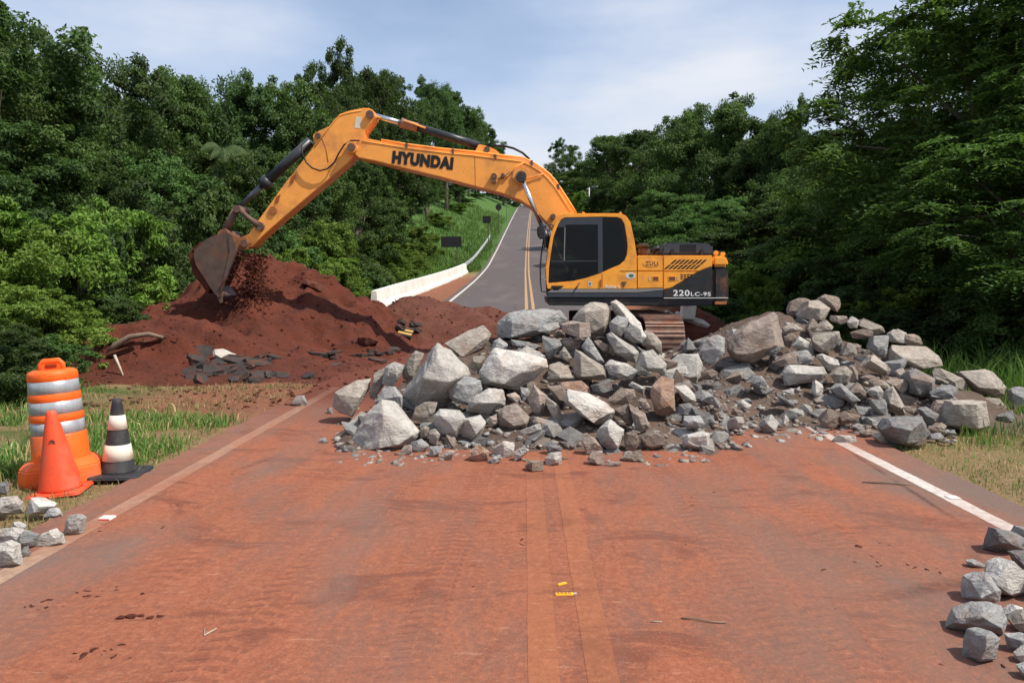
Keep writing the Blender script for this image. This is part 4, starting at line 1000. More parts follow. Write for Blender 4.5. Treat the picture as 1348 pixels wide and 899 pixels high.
tc_ = at(876, 440, 15.65); XT = tc_.x; XC = XT - 1.21
ex = empty('excavator', (XC, YB, 0.03)); tag(ex, 'orange tracked excavator with raised boom, seen side-on behind the rocks', 'excavator')
OR = Vector((XC, YB, 0.03))
def xz(poly, Y): return [(lambda p: (p.x, p.z))(at(px, py, Y)) for px, py in poly]
def EP(name, poly, y0, y1, m, bev=0.0, holes=(), parent=None, label=None):
    me = prism_mesh(name, xz(poly, y0), y0, y1, m, bev, [xz(h, y0) for h in holes], OR)
    o = link(name, me, parent or ex)
    if label: o['label'] = label
    return o
def ET(name, pix, Y, r, m, n=12, parent=None):
    pts = [at(p[0], p[1], p[2] if len(p) > 2 else Y) for p in pix]
    return link(name, tube_mesh(name, pts, r, m, n, OR), parent or ex)
def EC(name, px, py, y0, y1, r, m, n=18, parent=None):       # cylinder along the depth axis (pins)
    a = at(px, py, y0); b = Vector((a.x, y1, a.z)); return link(name, tube_mesh(name, [a, b], r, m, n, OR), parent or ex)
def text_mesh(s, size, bold, m, shear=0.0, sx=1.0):
    cu = bpy.data.curves.new('lettering', 'FONT'); cu.body = s; cu.size = size; cu.extrude = 0.002; cu.offset = bold; cu.shear = shear
    cu.align_x = 'CENTER'; cu.align_y = 'CENTER'; cu.space_character = 1.12
    t = bpy.data.objects.new('lettering_tmp', cu); C.objects.link(t); bpy.context.view_layer.update()
    me = bpy.data.meshes.new_from_object(t.evaluated_get(bpy.context.evaluated_depsgraph_get()))
    bpy.data.objects.remove(t); me.materials.clear(); me.materials.append(m)
    me.transform(Matrix.Diagonal((sx, 1, 1, 1))); me.transform(Matrix.Rotation(math.pi / 2, 4, 'X')); return me
def lettering(s, px, py, Y, wpx, hpx, m, slope=0.0, bold=0.0, parent=None, shear=0.0, name='lettering'):
    me = text_mesh(s, 1.0, bold, m, shear); co = np.empty(len(me.vertices) * 3); me.vertices.foreach_get('co', co); co = co.reshape(-1, 3)
    mn, mx_ = co.min(0), co.max(0); c = (mn + mx_) / 2; W = wpx / F * Y; H = hpx / F * Y
    co = (co - c) * np.array([W / (mx_[0] - mn[0]), 1.0, H / (mx_[2] - mn[2])])
    me.vertices.foreach_set('co', co.ravel()); me.update(); me.transform(Matrix.Rotation(slope, 4, 'Y'))
    p = at(px, py, Y); me.transform(Matrix.Translation(p - OR)); return link(name, me, parent or ex)

# tracks and undercarriage
rr_ = 0.52; y0t, y1t = 15.62, 20.1; z0t = 0.03; per_s = (y1t - y0t - 2 * rr_); per = 2 * per_s + 2 * math.pi * rr_; NS = 50
bm = bmesh.new(); bm_box(bm, 0, 0, 0, .78, per / NS * .93, .035)
bm_box(bm, 0, -.05, .036, .78, .022, .034); bm_box(bm, 0, .035, .032, .78, .018, .028)
bmesh.ops.recalc_face_normals(bm, faces=bm.faces); shoe_me = bm_mesh(bm, 'track_shoe', M_SHOE)
def track_at(s):
    s %= per; ya, yb = y0t + rr_, y1t - rr_; zt = z0t + 2 * rr_
    if s < per_s: return ya + s, zt, 0.0
    s -= per_s
    if s < math.pi * rr_: a = s / rr_; return yb + math.sin(a) * rr_, z0t + rr_ + math.cos(a) * rr_, -a
    s -= math.pi * rr_
    if s < per_s: return yb - s, z0t, -math.pi
    a = (s - per_s) / rr_; return ya - math.sin(a) * rr_, z0t + rr_ - math.cos(a) * rr_, -math.pi - a
for sgn, X in ((1, XT), (-1, XT - 2.42)):
    bm = bmesh.new(); bm_box(bm, X - OR.x, 0, z0t + rr_ - OR.z + .02, .36, y1t - y0t - 1.0, .46)
    for yy in np.linspace(y0t + .9, y1t - .9, 7):
        tube_pts(bm, [Vector((X - .22, yy, .22)) - OR, Vector((X + .22, yy, .22)) - OR], .12, 14)
    for yy in (y0t + rr_, y1t - rr_): tube_pts(bm, [Vector((X - .15, yy, z0t + rr_)) - OR, Vector((X + .15, yy, z0t + rr_)) - OR], rr_ - .07, 22)
    trk = link('track', bm_mesh(bm, 'track', M_STEEL), ex)
    for k in range(NS):
        yy, zz, a = track_at(k * per / NS); o = link('track_shoe', shoe_me, trk); o.location = Vector((X, yy, zz)) - OR; o.rotation_euler = (a, 0, 0)
bm = bmesh.new(); bm_box(bm, XC - OR.x, 0, .60, 1.8, 1.6, .4); tube_pts(bm, [Vector((0, 0, .78)), Vector((0, 0, 1.12))], .62, 26)
link('car_body', bm_mesh(bm, 'car_body', M_BLK), ex)

# platform, engine house, counterweight
EP('platform', [(720, 391.8), (938, 391.8), (938, 402), (900, 403), (722, 402)], YN + .03, YN + 2.68, M_BLK, .02)
EP('side_skirt', [(720.5, 385.4), (838.2, 385.4), (872.7, 382), (872.7, 391.5), (720.5, 391.5)], YN + .0, YN + .12, M_SLATE, .008)
EP('grey_stripe', [(720.5, 384.9), (728, 380.4), (838.2, 380.4), (872.7, 379.5), (872.7, 381.7), (838.2, 384.9)], YN - .004, YN + .1, M_GREYP, 0)
eh = EP('engine_house', [(838.8, 337), (937.8, 337), (937.8, 391), (838.8, 391)], YN + .035, YN + 2.66, M_OR, .02)
EP('side_panel', [(839.2, 336.4), (872.6, 336.4), (872.6, 356.6), (839.2, 356.6)], YN, YN + .06, M_OR, .012)
EP('side_panel', [(839.2, 357.2), (872.6, 357.2), (872.6, 379), (839.2, 379.8)], YN, YN + .06, M_OR, .012)
EP('side_panel', [(873.4, 336.4), (937.6, 336.4), (937.6, 350.2), (920, 357), (873.4, 357)], YN, YN + .06, M_OR, .012)
EP('side_panel', [(873.4, 357.4), (919.2, 357.4), (884, 378.6), (873.4, 381)], YN, YN + .06, M_OR, .012)
bp = EP('black_panel', [(937.6, 351), (937.6, 391.3), (873.4, 391.3), (873.4, 381.8), (884.4, 379.3), (920.2, 357.6)], YN - .002, YN + .06, M_BLK, .010)
EP('trim_line', [(874, 391.9), (958.6, 391.9), (958.6, 392.7), (874, 392.7)], YN - .012, YN + .02, M_WHITEP)
cw_ = EP('counterweight', [(938.6, 351.4), (959.4, 351.4), (960, 385), (959, 396), (955, 401.5), (938.6, 401.5)], YN + .02, YN + 2.66, plain('counterweight_black', (0.028, 0.028, 0.03), .5, var=.2, dirt=(0.30, 0.115, 0.05), dscale=1.9, damt=.75), .06)
EP('counterweight_cap', [(938.6, 336.6), (953, 336.8), (957, 339.5), (959.3, 345), (959.5, 351), (938.6, 351)], YN + .02, YN + 2.66, M_OR, .05)
EP('counterweight_rust', [(941, 396.5), (957.5, 396), (956.5, 401), (941, 401)], YN + .008, YN + .1, plain('rust_paint', (0.42, 0.16, 0.06), .7, var=.3, dirt=(.1, .05, .03), dscale=5, damt=.8), .01)
for (px, py, r) in ((943, 333, .05), (952, 334.5, .045)): EC('lifting_lug', px, py, YN + .5, YN + .62, r, M_OR)
hood = EP('engine_hood', [(870, 336.2), (871.2, 324), (875.5, 320), (897, 319.2), (918, 319.5), (937.5, 321.2), (939, 324), (939, 336.2)], YN + .22, YN + 1.9, M_SLATE, .05)
for k in range(10): EP('louvre', [(895.5 + k * 2.2, 322), (896.5 + k * 2.2, 322), (896.5 + k * 2.2, 332), (895.5 + k * 2.2, 332)], YN + .212, YN + .24, M_RUBBER, 0, parent=hood)
for px in (883, 922): EP('hood_latch', [(px, 329), (px + 4, 327), (px + 5, 336), (px, 336)], YN + .18, YN + .3, M_BLK, .01)
EP('air_cleaner', [(842.5, 336), (842.5, 325), (856, 325), (856, 336)], YN + .5, YN + .8, M_STEEL, .04)
EP('air_cleaner_cap', [(839.5, 325), (841, 321), (855, 320.5), (857.5, 325)], YN + .42, YN + .88, plain('dull_cap', (.10, .08, .07), .7), .03)
ET('exhaust_pipe', [(858, 334), (863, 327), (870, 328)], YN + .6, .06, M_BLK)
ET('antenna', [(908, 320), (910, 314)], YN + .8, .012, M_BLK, 6)
# slanted vents, latches, decals
for r_, (ya, yb) in enumerate(((342, 347.6), (348.8, 354.2))):
    for k in range(8 if r_ == 0 else 8):
        x = (888.5 if r_ == 0 else 880.5) + k * 5.6
        EP('vent_slot', [(x, ya), (x + 3.2, ya), (x - 3.4, yb), (x - 6.6, yb)][::-1], YN - .004, YN + .01, M_CABIN)
for x0, x1 in ((858.5, 868), (879.5, 890)):
    lt = EP('latch', [(x0, 363.3), (x1, 363.3), (x1, 370), (x0, 370)], YN - .006, YN + .01, M_OR, .003)
    EP('latch_recess', [(x0 + 1.2, 364.4), (x1 - 1.2, 364.4), (x1 - 1.2, 369), (x0 + 1.2, 369)], YN - .009, YN, plain('latch_brown', (.20, .055, .02), .5), 0, parent=lt)
for x0 in (853.8, 890.8): EP('decal', [(x0, 364), (x0 + 3, 364), (x0 + 3, 369.6), (x0, 369.6)], YN - .005, YN + .01, plain('cream_decal', (.62, .40, .20), .6))
for k in range(3):
    for j in range(4): EP('perforation', [(896 + j * 4.2 + (0 if k % 2 == 0 else 0), 361 + k * 2.6), (899 + j * 4.2, 361 + k * 2.6), (899 + j * 4.2, 362.4 + k * 2.6), (896 + j * 4.2, 362.4 + k * 2.6)], YN - .004, YN + .01, M_CABIN) if 896 + j * 4.2 + k * 4.5 < 914 else None
for k in range(4):
    for j in range(8):
        x = 909 + j * 3.3 - k * 0.6; y = 364.5 + k * 2.6
        if x > 938 - (y - 351) * 1.75 - 2 + 24 and 0: continue
        if x < 930 and x > 914 - (y - 361) * 1.7 + 4: EP('perforation', [(x, y), (x + 1.8, y), (x + 1.8, y + 1.1), (x, y + 1.1)], YN - .006, YN + .01, M_SLATE, 0, parent=bp)
lettering('220', 897, 385.8, YN - .006, 21.5, 8.0, M_WHITEP, 0, .022)
lettering('LC-9S', 922.5, 387.2, YN - .006, 26, 5.2, M_WHITEP, 0, .018)
for a, rr2, mm in ((0, 1.0, plain('oval_decal', (.86, .40, .12), .5)), (1, .86, M_OR)):
    cx_, cy_ = 856.5, 346.5; poly = [(cx_ + 11 * rr2 * math.cos(t), cy_ + 5.6 * rr2 * math.sin(t)) for t in np.linspace(0, 2 * math.pi, 24, endpoint=False)]
    EP('oval_badge', poly, YN - .004 - a * .003, YN + .01, mm)
lettering('ZULI', 858, 346.8, YN - .0095, 16.5, 5.2, plain('brown_letter', (.20, .09, .05), .6), 0, .01)
# cab
cab_out = [(720.5, 380.2), (719.5, 372), (718.4, 352), (721, 332), (725, 308), (731.5, 292), (737, 284), (743, 281.6), (755, 281), (810, 281), (818, 281.6), (824.5, 284.5), (830, 293), (835, 316), (838.2, 337), (838.3, 380.2)]
cab_hole = [(721.8, 372.8), (722.6, 352), (725, 335), (728.5, 312), (734.5, 296), (739, 289), (743.5, 286.6), (792, 285.6), (812, 286), (818, 288), (822, 295), (825, 312), (826.2, 324), (825, 336), (822, 343), (816, 348.5), (803, 354), (790, 360), (772, 366), (755, 370)]
cab_root = EP('cab', cab_out, YN, YN + .07, M_OR, .012, [cab_hole])
far_cab = EP('cab_far_side', cab_out, YN + 1.0, YN + 1.06, M_OR, 0, [cab_hole], parent=cab_root)
EP('cab_base', [(720.6, 389), (720, 374.6), (756, 371.6), (791, 361.6), (818, 349.6), (837.4, 349.6), (838, 389)], YN + .072, YN + .998, M_CABIN, 0, parent=cab_root)
EP('cab_roof', [(737.2, 284.2), (743, 281.8), (755, 281.2), (810, 281.2), (818, 281.8), (824, 284.6), (822, 287), (741, 287.2)], YN + .072, YN + .998, M_OR, 0, parent=cab_root)
EP('cab_rear_wall', [(824.6, 285), (830, 293.2), (834.8, 316), (838, 337), (838, 349.4), (833, 349.4), (833, 337), (830, 317), (826, 297), (822.6, 287.2)], YN + .072, YN + .998, M_OR, 0, parent=cab_root)
EP('windshield', [(718.8, 352), (721.4, 332), (725.4, 308), (731.8, 292.6), (737, 284.8), (738.2, 285.2), (733, 293), (726.6, 308.2), (722.6, 332), (720, 352), (721, 374), (719.8, 374)], YN + .072, YN + .998, M_GLASS, 0, parent=cab_root)
EP('side_window', cab_hole, YN + .03, YN + .038, M_GLASS, 0, parent=cab_root)
EP('door_frame', [(735, 296), (740, 289), (744, 287.2), (793, 286), (793.5, 358), (787.5, 360.4), (787, 295.5), (744.6, 296), (744.2, 299), (733.6, 299)], YN + .004, YN + .028, M_SLATE, 0, parent=cab_root)
EP('window_rail', [(726.4, 343.4), (787, 343.0), (787, 344.2), (726.4, 344.6)], YN + .012, YN + .027, M_SLATE, 0, parent=cab_root)
EP('window_rail', [(743.2, 299.4), (744.4, 299.4), (743.4, 343), (742.2, 343)], YN + .012, YN + .027, M_GREYP, 0, parent=cab_root)
for (poly) in ([(792.3, 360.5), (793, 360.3), (793, 380), (792.3, 380)], [(816, 356.6), (838, 356.6), (838, 357.4), (816, 357.4)]): EP('seam', poly, YN - .003, YN + .01, M_CABIN, 0, parent=cab_root)
lm = EP('lamp_recess', [(725, 377), (728.5, 382.3), (735, 382), (741.5, 377.2), (741, 376.2), (727, 376)], YN - .004, YN + .02, M_CABIN, 0, parent=cab_root)
EP('door_handle', [(790, 368), (791.5, 368), (791.5, 378), (790, 378)], YN - .02, YN + .01, plain('rust_handle', (.4, .08, .02), .5), .003, parent=cab_root)
EP('door_lock', [(818, 371), (825, 371), (822, 377.5), (820, 377.5)], YN - .012, YN + .01, M_STEEL, .003, parent=cab_root)
EP('sticker', [(773.5, 370.5), (779.5, 370.5), (779.5, 376.8), (773.5, 376.8)], YN - .004, YN + .01, plain('grey_sticker', (.55, .50, .42), .5), 0, parent=cab_root)
EP('sticker', [(775.3, 372.3), (777.8, 372.3), (777.8, 375), (775.3, 375)], YN - .006, YN + .01, plain('sticker_mark', (.14, .12, .12), .5), 0, parent=cab_root)
for i, (rr2, mm) in enumerate(((1.0, plain('sticker_white', (.66, .66, .62), .5)), (.55, plain('sticker_green', (.10, .16, .11), .5)))):
    EP('badge', [(830 + (6.3 * rr2) * math.cos(t) + i, 363 + 4.2 * rr2 * math.sin(t)) for t in np.linspace(0, 2 * math.pi, 18, endpoint=False)], YN - .004 - .003 * i, YN + .01, mm, 0, parent=cab_root)
lettering('Robex', 804, 377.2, YN - .005, 14, 4.2, M_WHITEP, 0, .012, cab_root)
lettering('S', 814.5, 377.8, YN - .005, 2.6, 3.4, M_WHITEP, 0, .012, cab_root)
for a, b in (((758, 381), (763, 372)), ((754.5, 385), (759, 377))): ET('wiper_arm', [a, b], YN - .01, .008, M_CABIN, 6, cab_root)
for px in (768, 817): EC('roof_lug', px, 280.8, YN + .3, YN + .4, .03, M_OR, 12, cab_root)
# mirror, handrail
ET('handrail', [(718.5, 298, YN - .02), (715.5, 316), (712.6, 335), (711.3, 352), (711.4, 370), (713, 383.5), (720, 384.8)], YN - .02, .016, M_BLK, 8)
for py in (327, 345, 352.5, 368): ET('handrail_tie', [(713, py), (719.5, py + .5)], YN - .01, .009, M_GREYP, 6)
mir = EP('mirror', [(707, 299), (709, 297), (714.5, 297.5), (716, 300), (716, 314), (713, 315.5), (708.5, 313), (707, 307)], YN - .25, YN - .1, M_BLK, .025)
ET('mirror_arm', [(714, 300, YN - .15), (720, 296, YN - .05), (727, 296, YN + .02), (729, 300, YN + .04)], YN, .014, M_BLK, 6, mir)
EP('step_light', [(715.5, 316), (718.5, 314), (719, 325), (716, 327)], YN - .08, YN, M_BLK, .01)
# seat and operator inside
sroot = EP('seat', [(776, 352), (779, 330), (782, 318), (787, 312), (790, 316), (787, 340), (786, 358), (762, 360), (762, 352)], YN + .30, YN + .72, M_SEAT, .04, parent=cab_root)
ET('joystick', [(769, 352, YN + .24), (768.5, 341, YN + .24)], YN + .24, .018, M_CABIN, 8, cab_root)
EP('console', [(760, 362), (760, 351), (778, 351), (778, 362)], YN + .16, YN + .30, M_CABIN, .02, parent=cab_root)

# boom
boom_poly = [(472, 184), (486, 182.8), (501.5, 186), (536, 192), (580, 197.6), (622, 201.5), (653, 205.5), (688, 209.5), (700, 215), (712, 222.5), (722, 230.5), (731, 241), (739, 253), (748, 267), (757, 281.5), (775, 312), (782, 330), (772, 342), (757, 336), (740, 318), (722, 295.5), (709.5, 283), (697, 272), (684.5, 264), (663, 255.5), (622, 245), (580, 233.5), (530, 221.5), (490, 211.5), (472, 208), (465, 202), (463, 193)]
boom = EP('boom', boom_poly, YB - .30, YB + .30, M_ORB, .02)
lettering('HYUNDAI', 556.5, 211.3, YB - .305, 80, 16.5, plain('black_letter', (.015, .014, .014), .5), .112, .075, boom)
def off(poly, d):
    out = []
    for i, p in enumerate(poly):
        a, b = poly[max(i - 1, 0)], poly[min(i + 1, len(poly) - 1)]; t = Vector((b[0] - a[0], b[1] - a[1])).normalized(); out.append((p[0] + t.y * d, p[1] - t.x * d))
    return out
top_edge = boom_poly[2:15]
for dy, rad in ((-.18, .026), (.02, .026), (.18, .026)): ET('hydraulic_line', off(top_edge, 1.6), YB + dy, rad, M_ORB, 8, boom)
for (px, py) in ((535, 189.5), (596, 197), (652, 204), (700, 212), (735, 243)): EP('line_clamp', [(px - 1.6, py - 1), (px + 1.6, py - .6), (px + 1.4, py + 6), (px - 1.2, py + 6)], YB - .315, YB - .2, M_STEEL, .006, parent=boom)
for poly in ([(477, 186.6), (500, 189.6), (536, 195.4), (580, 201), (622, 205), (653, 209), (687, 213), (699, 218.5), (711, 226), (720, 234), (729, 244.5), (737, 256.5), (751, 279)],):
    ET('weld_rib', poly, YB - .30, .014, M_ORB, 6, boom)
EP('weld_seam', [(624.5, 205), (625.2, 205), (626.2, 244.5), (625.5, 244.5)], YB - .303, YB - .29, plain('seam_brown', (.36, .12, .03), .6), 0, parent=boom)
EC('boom_pin', 686, 232, YB - .40, YB + .4, .12, M_STEEL, 20, boom)
EC('boom_boss', 686, 232, YB - .34, YB + .34, .19, M_ORB, 22, boom)
for (px, py, s) in ((650, 232, .07), (650, 238, .055), (662, 231, .045), (728, 285, .06)): EC('valve_fitting', px, py, YB - .42, YB - .28, s, M_STEEL, 10, boom)
ET('hydraulic_line', [(663, 232), (668, 233), (676, 222), (690, 214)], YB - .335, .014, M_ORB, 6, boom)
ET('hydraulic_line', [(655, 236), (662, 234), (672, 226)], YB - .335, .012, M_STEEL, 6, boom)
ET('hose', [(690, 238), (705, 232), (716, 229)], YB - .33, .013, M_ORB, 6, boom)
# boom cylinders (near and far side)
for yc in (YB - .47, YB + .47):
    cyl = ET('boom_cylinder', [(713, 298), (724, 326)], yc, .085, M_CYL)
    ET('rod', [(686, 233), (714, 300)], yc, .05, M_CHROME, 14, cyl)
    EC('rod_eye', 686.5, 233, yc - .07, yc + .07, .105, M_CYL, 18, cyl)
# arm cylinder on the boom back
ac = ET('arm_cylinder', [(548, 167.5), (632, 192.5)], YB, .092, M_CYL, 16)
ET('rod', [(487, 151), (531, 163.3)], YB, .062, M_CHROME, 16, ac)
ET('gland', [(528, 162.2), (535, 164.2), (550, 168.4)], YB, [.12, .10, .10], plain('gland_brown', (.30, .17, .11), .5, var=.2, dirt=(.5, .2, .05)), 16, ac)
ET('gland_pipe', [(531, 159.5), (545, 163.5), (560, 169)], YB - .12, .022, M_ORB, 8, ac)
EP('cylinder_lug', [(624, 201.5), (630, 190), (640, 192), (652, 197), (662, 206)], YB - .16, YB + .16, M_ORB, .015, parent=ac)
EC('pin', 641, 196.5, YB - .20, YB + .20, .065, M_STEEL, 14, ac)
for dy in (-.1, .1): ET('hose', [(645, 192.5), (662, 192), (676, 195.5), (688, 201.5), (697, 210)], YB + dy, .026, M_RUBBER, 8)
# arm
arm_poly = [(486, 142.6), (478, 142.2), (460, 145.8), (447, 150.4), (440, 158), (433, 166.5), (421, 172), (413, 176), (411, 181), (415, 188), (409, 198), (376, 240), (340, 290), (327, 308), (313, 315), (317, 327), (331, 325.5), (348, 309), (370, 289.5), (400, 264), (433, 236), (458, 214.5), (470, 202), (477, 187), (481, 172), (489, 162), (494, 154), (492, 146)]
arm = EP('arm', arm_poly, YB - .235, YB + .235, M_ORB, .016)
EC('arm_pin', 462, 194, YB - .40, YB + .40, .13, M_ORB, 22, arm); EC('arm_pin_cap', 462, 194, YB - .43, YB - .39, .09, M_STEEL, 18, arm)
EC('pin', 486.5, 150.5, YB - .30, YB + .30, .085, M_STEEL, 16, arm)
EC('pin', 418, 178.5, YB - .29, YB + .29, .065, M_STEEL, 14, arm)
EP('warning_decal', [(468.5, 153.5), (476, 154.5), (474, 169.5), (466.5, 168.5)], YB - .239, YB - .22, plain('decal_white', (.66, .62, .52), .5, var=.1, dirt=(.5, .35, .2)), 0, parent=arm)
for poly in ([(384, 232), (389.5, 229.5), (385.5, 240.5), (382, 241.5)], [(363.5, 259), (369, 256), (366, 266), (362.5, 267.5)]): EP('bracket', poly, YB - .26, YB - .22, plain('brown_bracket', (.30, .08, .02), .6), .005, parent=arm)
EC('cap', 359, 277, YB - .27, YB - .22, .09, plain('brown_cap', (.34, .12, .04), .6), 14, arm)
ET('hose', [(397, 192), (398, 203), (403, 214), (411, 221.5), (421, 225), (431, 222.5), (440, 214), (446, 202), (453, 191), (462, 185.5), (473, 185)], YB - .33, .018, M_RUBBER, 8)
for poly in ([(414, 195), (433, 169), (446, 153), (458, 149), (476, 145.5)],): ET('weld_rib', poly, YB - .235, .012, M_ORB, 6, arm)
ET('weld_rib', [(424, 181), (429, 195), (432, 214)], YB - .235, .009, plain('seam_brown2', (.40, .13, .03), .6), 6, arm)
# bucket cylinder
bc = ET('bucket_cylinder', [(348, 242), (409, 186)], YB, .115, M_CYL, 16)
ET('gland', [(345.5, 244.5), (354, 236.5)], YB, .15, M_CYL, 16, bc)
ET('rod', [(314, 274), (350, 240)], YB, .065, plain('dull_rod', (.10, .11, .13), .35, metal=.6), 14, bc)
# links
for yc in (YB - .27, YB + .27):
    ET('arm_link', [(313, 274), (326, 286), (341, 297.5)], yc, [.075, .05, .085], M_STEEL, 10)
    ET('bucket_link', [(311, 276), (303, 292), (295, 307)], yc * .6 + YB * .4, [.09, .085, .10], M_STEEL, 10)
EC('link_pin', 311, 275, YB - .34, YB + .34, .085, M_STEEL, 16); EC('link_pin', 341, 298, YB - .33, YB + .33, .10, M_STEEL, 16)
# bucket
YK0, YK1 = YB - .60, YB + .60
side = [(306, 310), (300, 307), (289, 308), (279, 311), (269, 317), (260, 325), (255.5, 332), (254.6, 338), (258, 350), (270, 368.5), (281, 385), (288, 393), (291, 389), (294.5, 376), (306, 348), (312, 330)]
bk = EP('bucket', side, YK0, YK0 + .05, M_BUCK, .008, label='muddy steel bucket')
EP('side_plate', side, YK1 - .05, YK1, M_BUCK, .008, parent=bk)
outer = side[1:12]
inner_ = [(p[0] + (288 - p[0]) * .055 + 1, p[1] + (340 - p[1]) * .06) for p in outer]
EP('bucket_shell', outer + inner_[::-1], YK0 + .052, YK1 - .052, M_BUCK, 0, parent=bk)
EP('side_rib', [(300, 312), (306, 311), (312, 330), (303, 352), (295, 375), (291, 385), (289.5, 384), (297, 352), (302, 331)], YK0 - .022, YK0 + .01, M_BUCK, .006, parent=bk)
for yc in np.linspace(YK0 + .1, YK1 - .1, 5): EP('tooth', [(281, 383), (289.5, 399.5), (291.5, 398.5), (290.5, 388)], yc - .05, yc + .05, M_BUCK, .006, parent=bk)
for yc in (YB - .30, YB + .30): EP('bucket_ear', [(284, 311), (289, 303.5), (296, 301), (303, 306), (315, 312), (325, 313), (329, 320), (326, 328.5), (312, 330), (305, 316)], yc - .03, yc + .03, plain('ear_orange', (.33, .13, .055), .6, var=.2, dirt=(.16, .06, .035), dscale=4, damt=.9), .008, parent=bk)
EC('bucket_pin', 321, 320.5, YB - .38, YB + .38, .085, M_STEEL, 16, bk); EC('bucket_pin', 295, 307, YB - .38, YB + .38, .085, M_STEEL, 16, bk)
pb = at(296, 345, YB); bl = hull_mesh([Vector((p.x, y, p.z)) - OR for p in [at(*q, YB) for q in [(262, 335), (275, 322), (300, 316), (309, 332), (303, 352), (293, 374), (286, 386), (266, 358)]] for y in (YK0 + .06, YK1 - .06)], 1.0, 5, M_SOIL, 4, 'soil_load'); link('soil_load', bl, bk)

# operator: one continuous skinned figure sitting on the seat
opv = [(781, 345), (781, 333), (780.5, 323), (779.5, 317.5), (776.5, 309), (776, 306)]
def figure():
    Y0 = YN + .50
    J = {'pel': at(780, 350, Y0), 'chest': at(780, 331, Y0), 'neck': at(778, 320.5, Y0), 'head': at(776, 312, Y0), 'crown': at(775.5, 307.5, Y0)}
    for s, k in ((-1, 'n'), (1, 'f')):
        J['sh' + k] = at(779.5, 324, Y0) + Vector((0, s * .19, 0)); J['el' + k] = at(781, 339, Y0) + Vector((0, s * .25, 0)); J['ha' + k] = at(770.5, 341, Y0) + Vector((0, s * .24, 0)); J['fi' + k] = at(768.4, 342, Y0) + Vector((0, s * .24, 0))
        J['hip' + k] = at(779, 351, Y0) + Vector((0, s * .09, 0)); J['kn' + k] = at(753, 350, Y0) + Vector((0, s * .13, 0)); J['ft' + k] = at(748, 369, Y0) + Vector((0, s * .13, 0)); J['toe' + k] = at(742, 370, Y0) + Vector((0, s * .13, 0))
    E = [('pel', 'chest'), ('chest', 'neck'), ('neck', 'head'), ('head', 'crown')]
    for k in 'nf': E += [('chest', 'sh' + k), ('sh' + k, 'el' + k), ('el' + k, 'ha' + k), ('ha' + k, 'fi' + k), ('pel', 'hip' + k), ('hip' + k, 'kn' + k), ('kn' + k, 'ft' + k), ('ft' + k, 'toe' + k)]
    Rd = {'pel': .15, 'chest': .16, 'neck': .055, 'head': .10, 'crown': .085, 'sh': .075, 'el': .05, 'ha': .036, 'fi': .028, 'hip': .095, 'kn': .065, 'ft': .045, 'toe': .035}
    ks = list(J); me = bpy.data.meshes.new('person'); org = J['pel']
    me.from_pydata([tuple(J[k] - org) for k in ks], [(ks.index(a), ks.index(b)) for a, b in E], [])
    o = link('person', me, None, org)
    sk = o.modifiers.new('skin', 'SKIN'); sk.use_smooth_shade = True
    for i, k in enumerate(ks):
        r = Rd[k] if k in Rd else Rd[k[:-1]]; me.skin_vertices[0].data[i].radius = (r, r); me.skin_vertices[0].data[i].use_root = (k == 'pel')
    ss = o.modifiers.new('sub', 'SUBSURF'); ss.levels = 2; ss.render_levels = 2
    bpy.context.view_layer.update()
    m2 = bpy.data.meshes.new_from_object(o.evaluated_get(bpy.context.evaluated_depsgraph_get())); o.modifiers.clear(); o.data = m2
    skin = plain('skin', (.28, .15, .10), .55); shirt = plain('navy_shirt', (.035, .045, .075), .85); jean = plain('work_trousers', (.05, .05, .06), .85)
    m2.materials.clear()
    for q in (shirt, skin, jean): m2.materials.append(q)
    hz = (J['neck'] - org).z + .02; hx = (J['han'] - org).x + .05
    for p in m2.polygons:
        c = p.center; i = 0
        if c.z > hz or (c.x < hx and c.z > .02 and abs(c.y) > .18): i = 1
        elif c.z < .02 or (c.x < -.16 and c.z < .09 and abs(c.y) < .2): i = 2
        p.material_index = i; p.use_smooth = True
    hd = J['head'] - org
    for nm, mm, parts in (('hair', plain('dark_hair', (.012, .01, .009), .8), [((.015, 0, .055), (.115, .105, .075))]), ('nose', skin, [((-.105, 0, -.005), (.03, .02, .03))]), ('eye', plain('eye_dark', (.02, .015, .012), .3), [((-.093, -.035, .02), (.014, .016, .010)), ((-.093, .035, .02), (.014, .016, .010))]), ('ear', skin, [((.0, -.10, 0), (.025, .014, .035)), ((.0, .10, 0), (.025, .014, .035))]), ('mouth', plain('lips', (.20, .08, .06), .5), [((-.09, 0, -.05), (.012, .03, .008))])):
        for c_, s_ in parts:
            bm = bmesh.new(); bmesh.ops.create_icosphere(bm, subdivisions=2, radius=1.0, matrix=Matrix.Translation(hd + Vector(c_)) @ Matrix.Diagonal((*s_, 1)))
            link(nm, bm_mesh(bm, nm, mm, True), o)
    for k, s in (('n', -1), ('f', 1)):
        for i in range(4):
            b = J['fi' + k] - org + Vector((.004, (i - 1.5) * .017, .0)); link('finger', tube_mesh('finger', [b, b + Vector((-.035, 0, -.012)), b + Vector((-.04, 0, -.04)), b + Vector((-.012, 0, -.052))], [.010, .009, .008, .007], skin, 7), o)
        b = J['fi' + k] - org + Vector((.03, -s * .03, -.004)); link('thumb', tube_mesh('thumb', [b, b + Vector((-.03, -s * .008, -.02)), b + Vector((-.045, s * .008, -.045))], [.012, .010, .008], skin, 7), o)
    tag(o, 'person in navy shirt seated in the cab, hand on a joystick', 'person'); return o
figure()
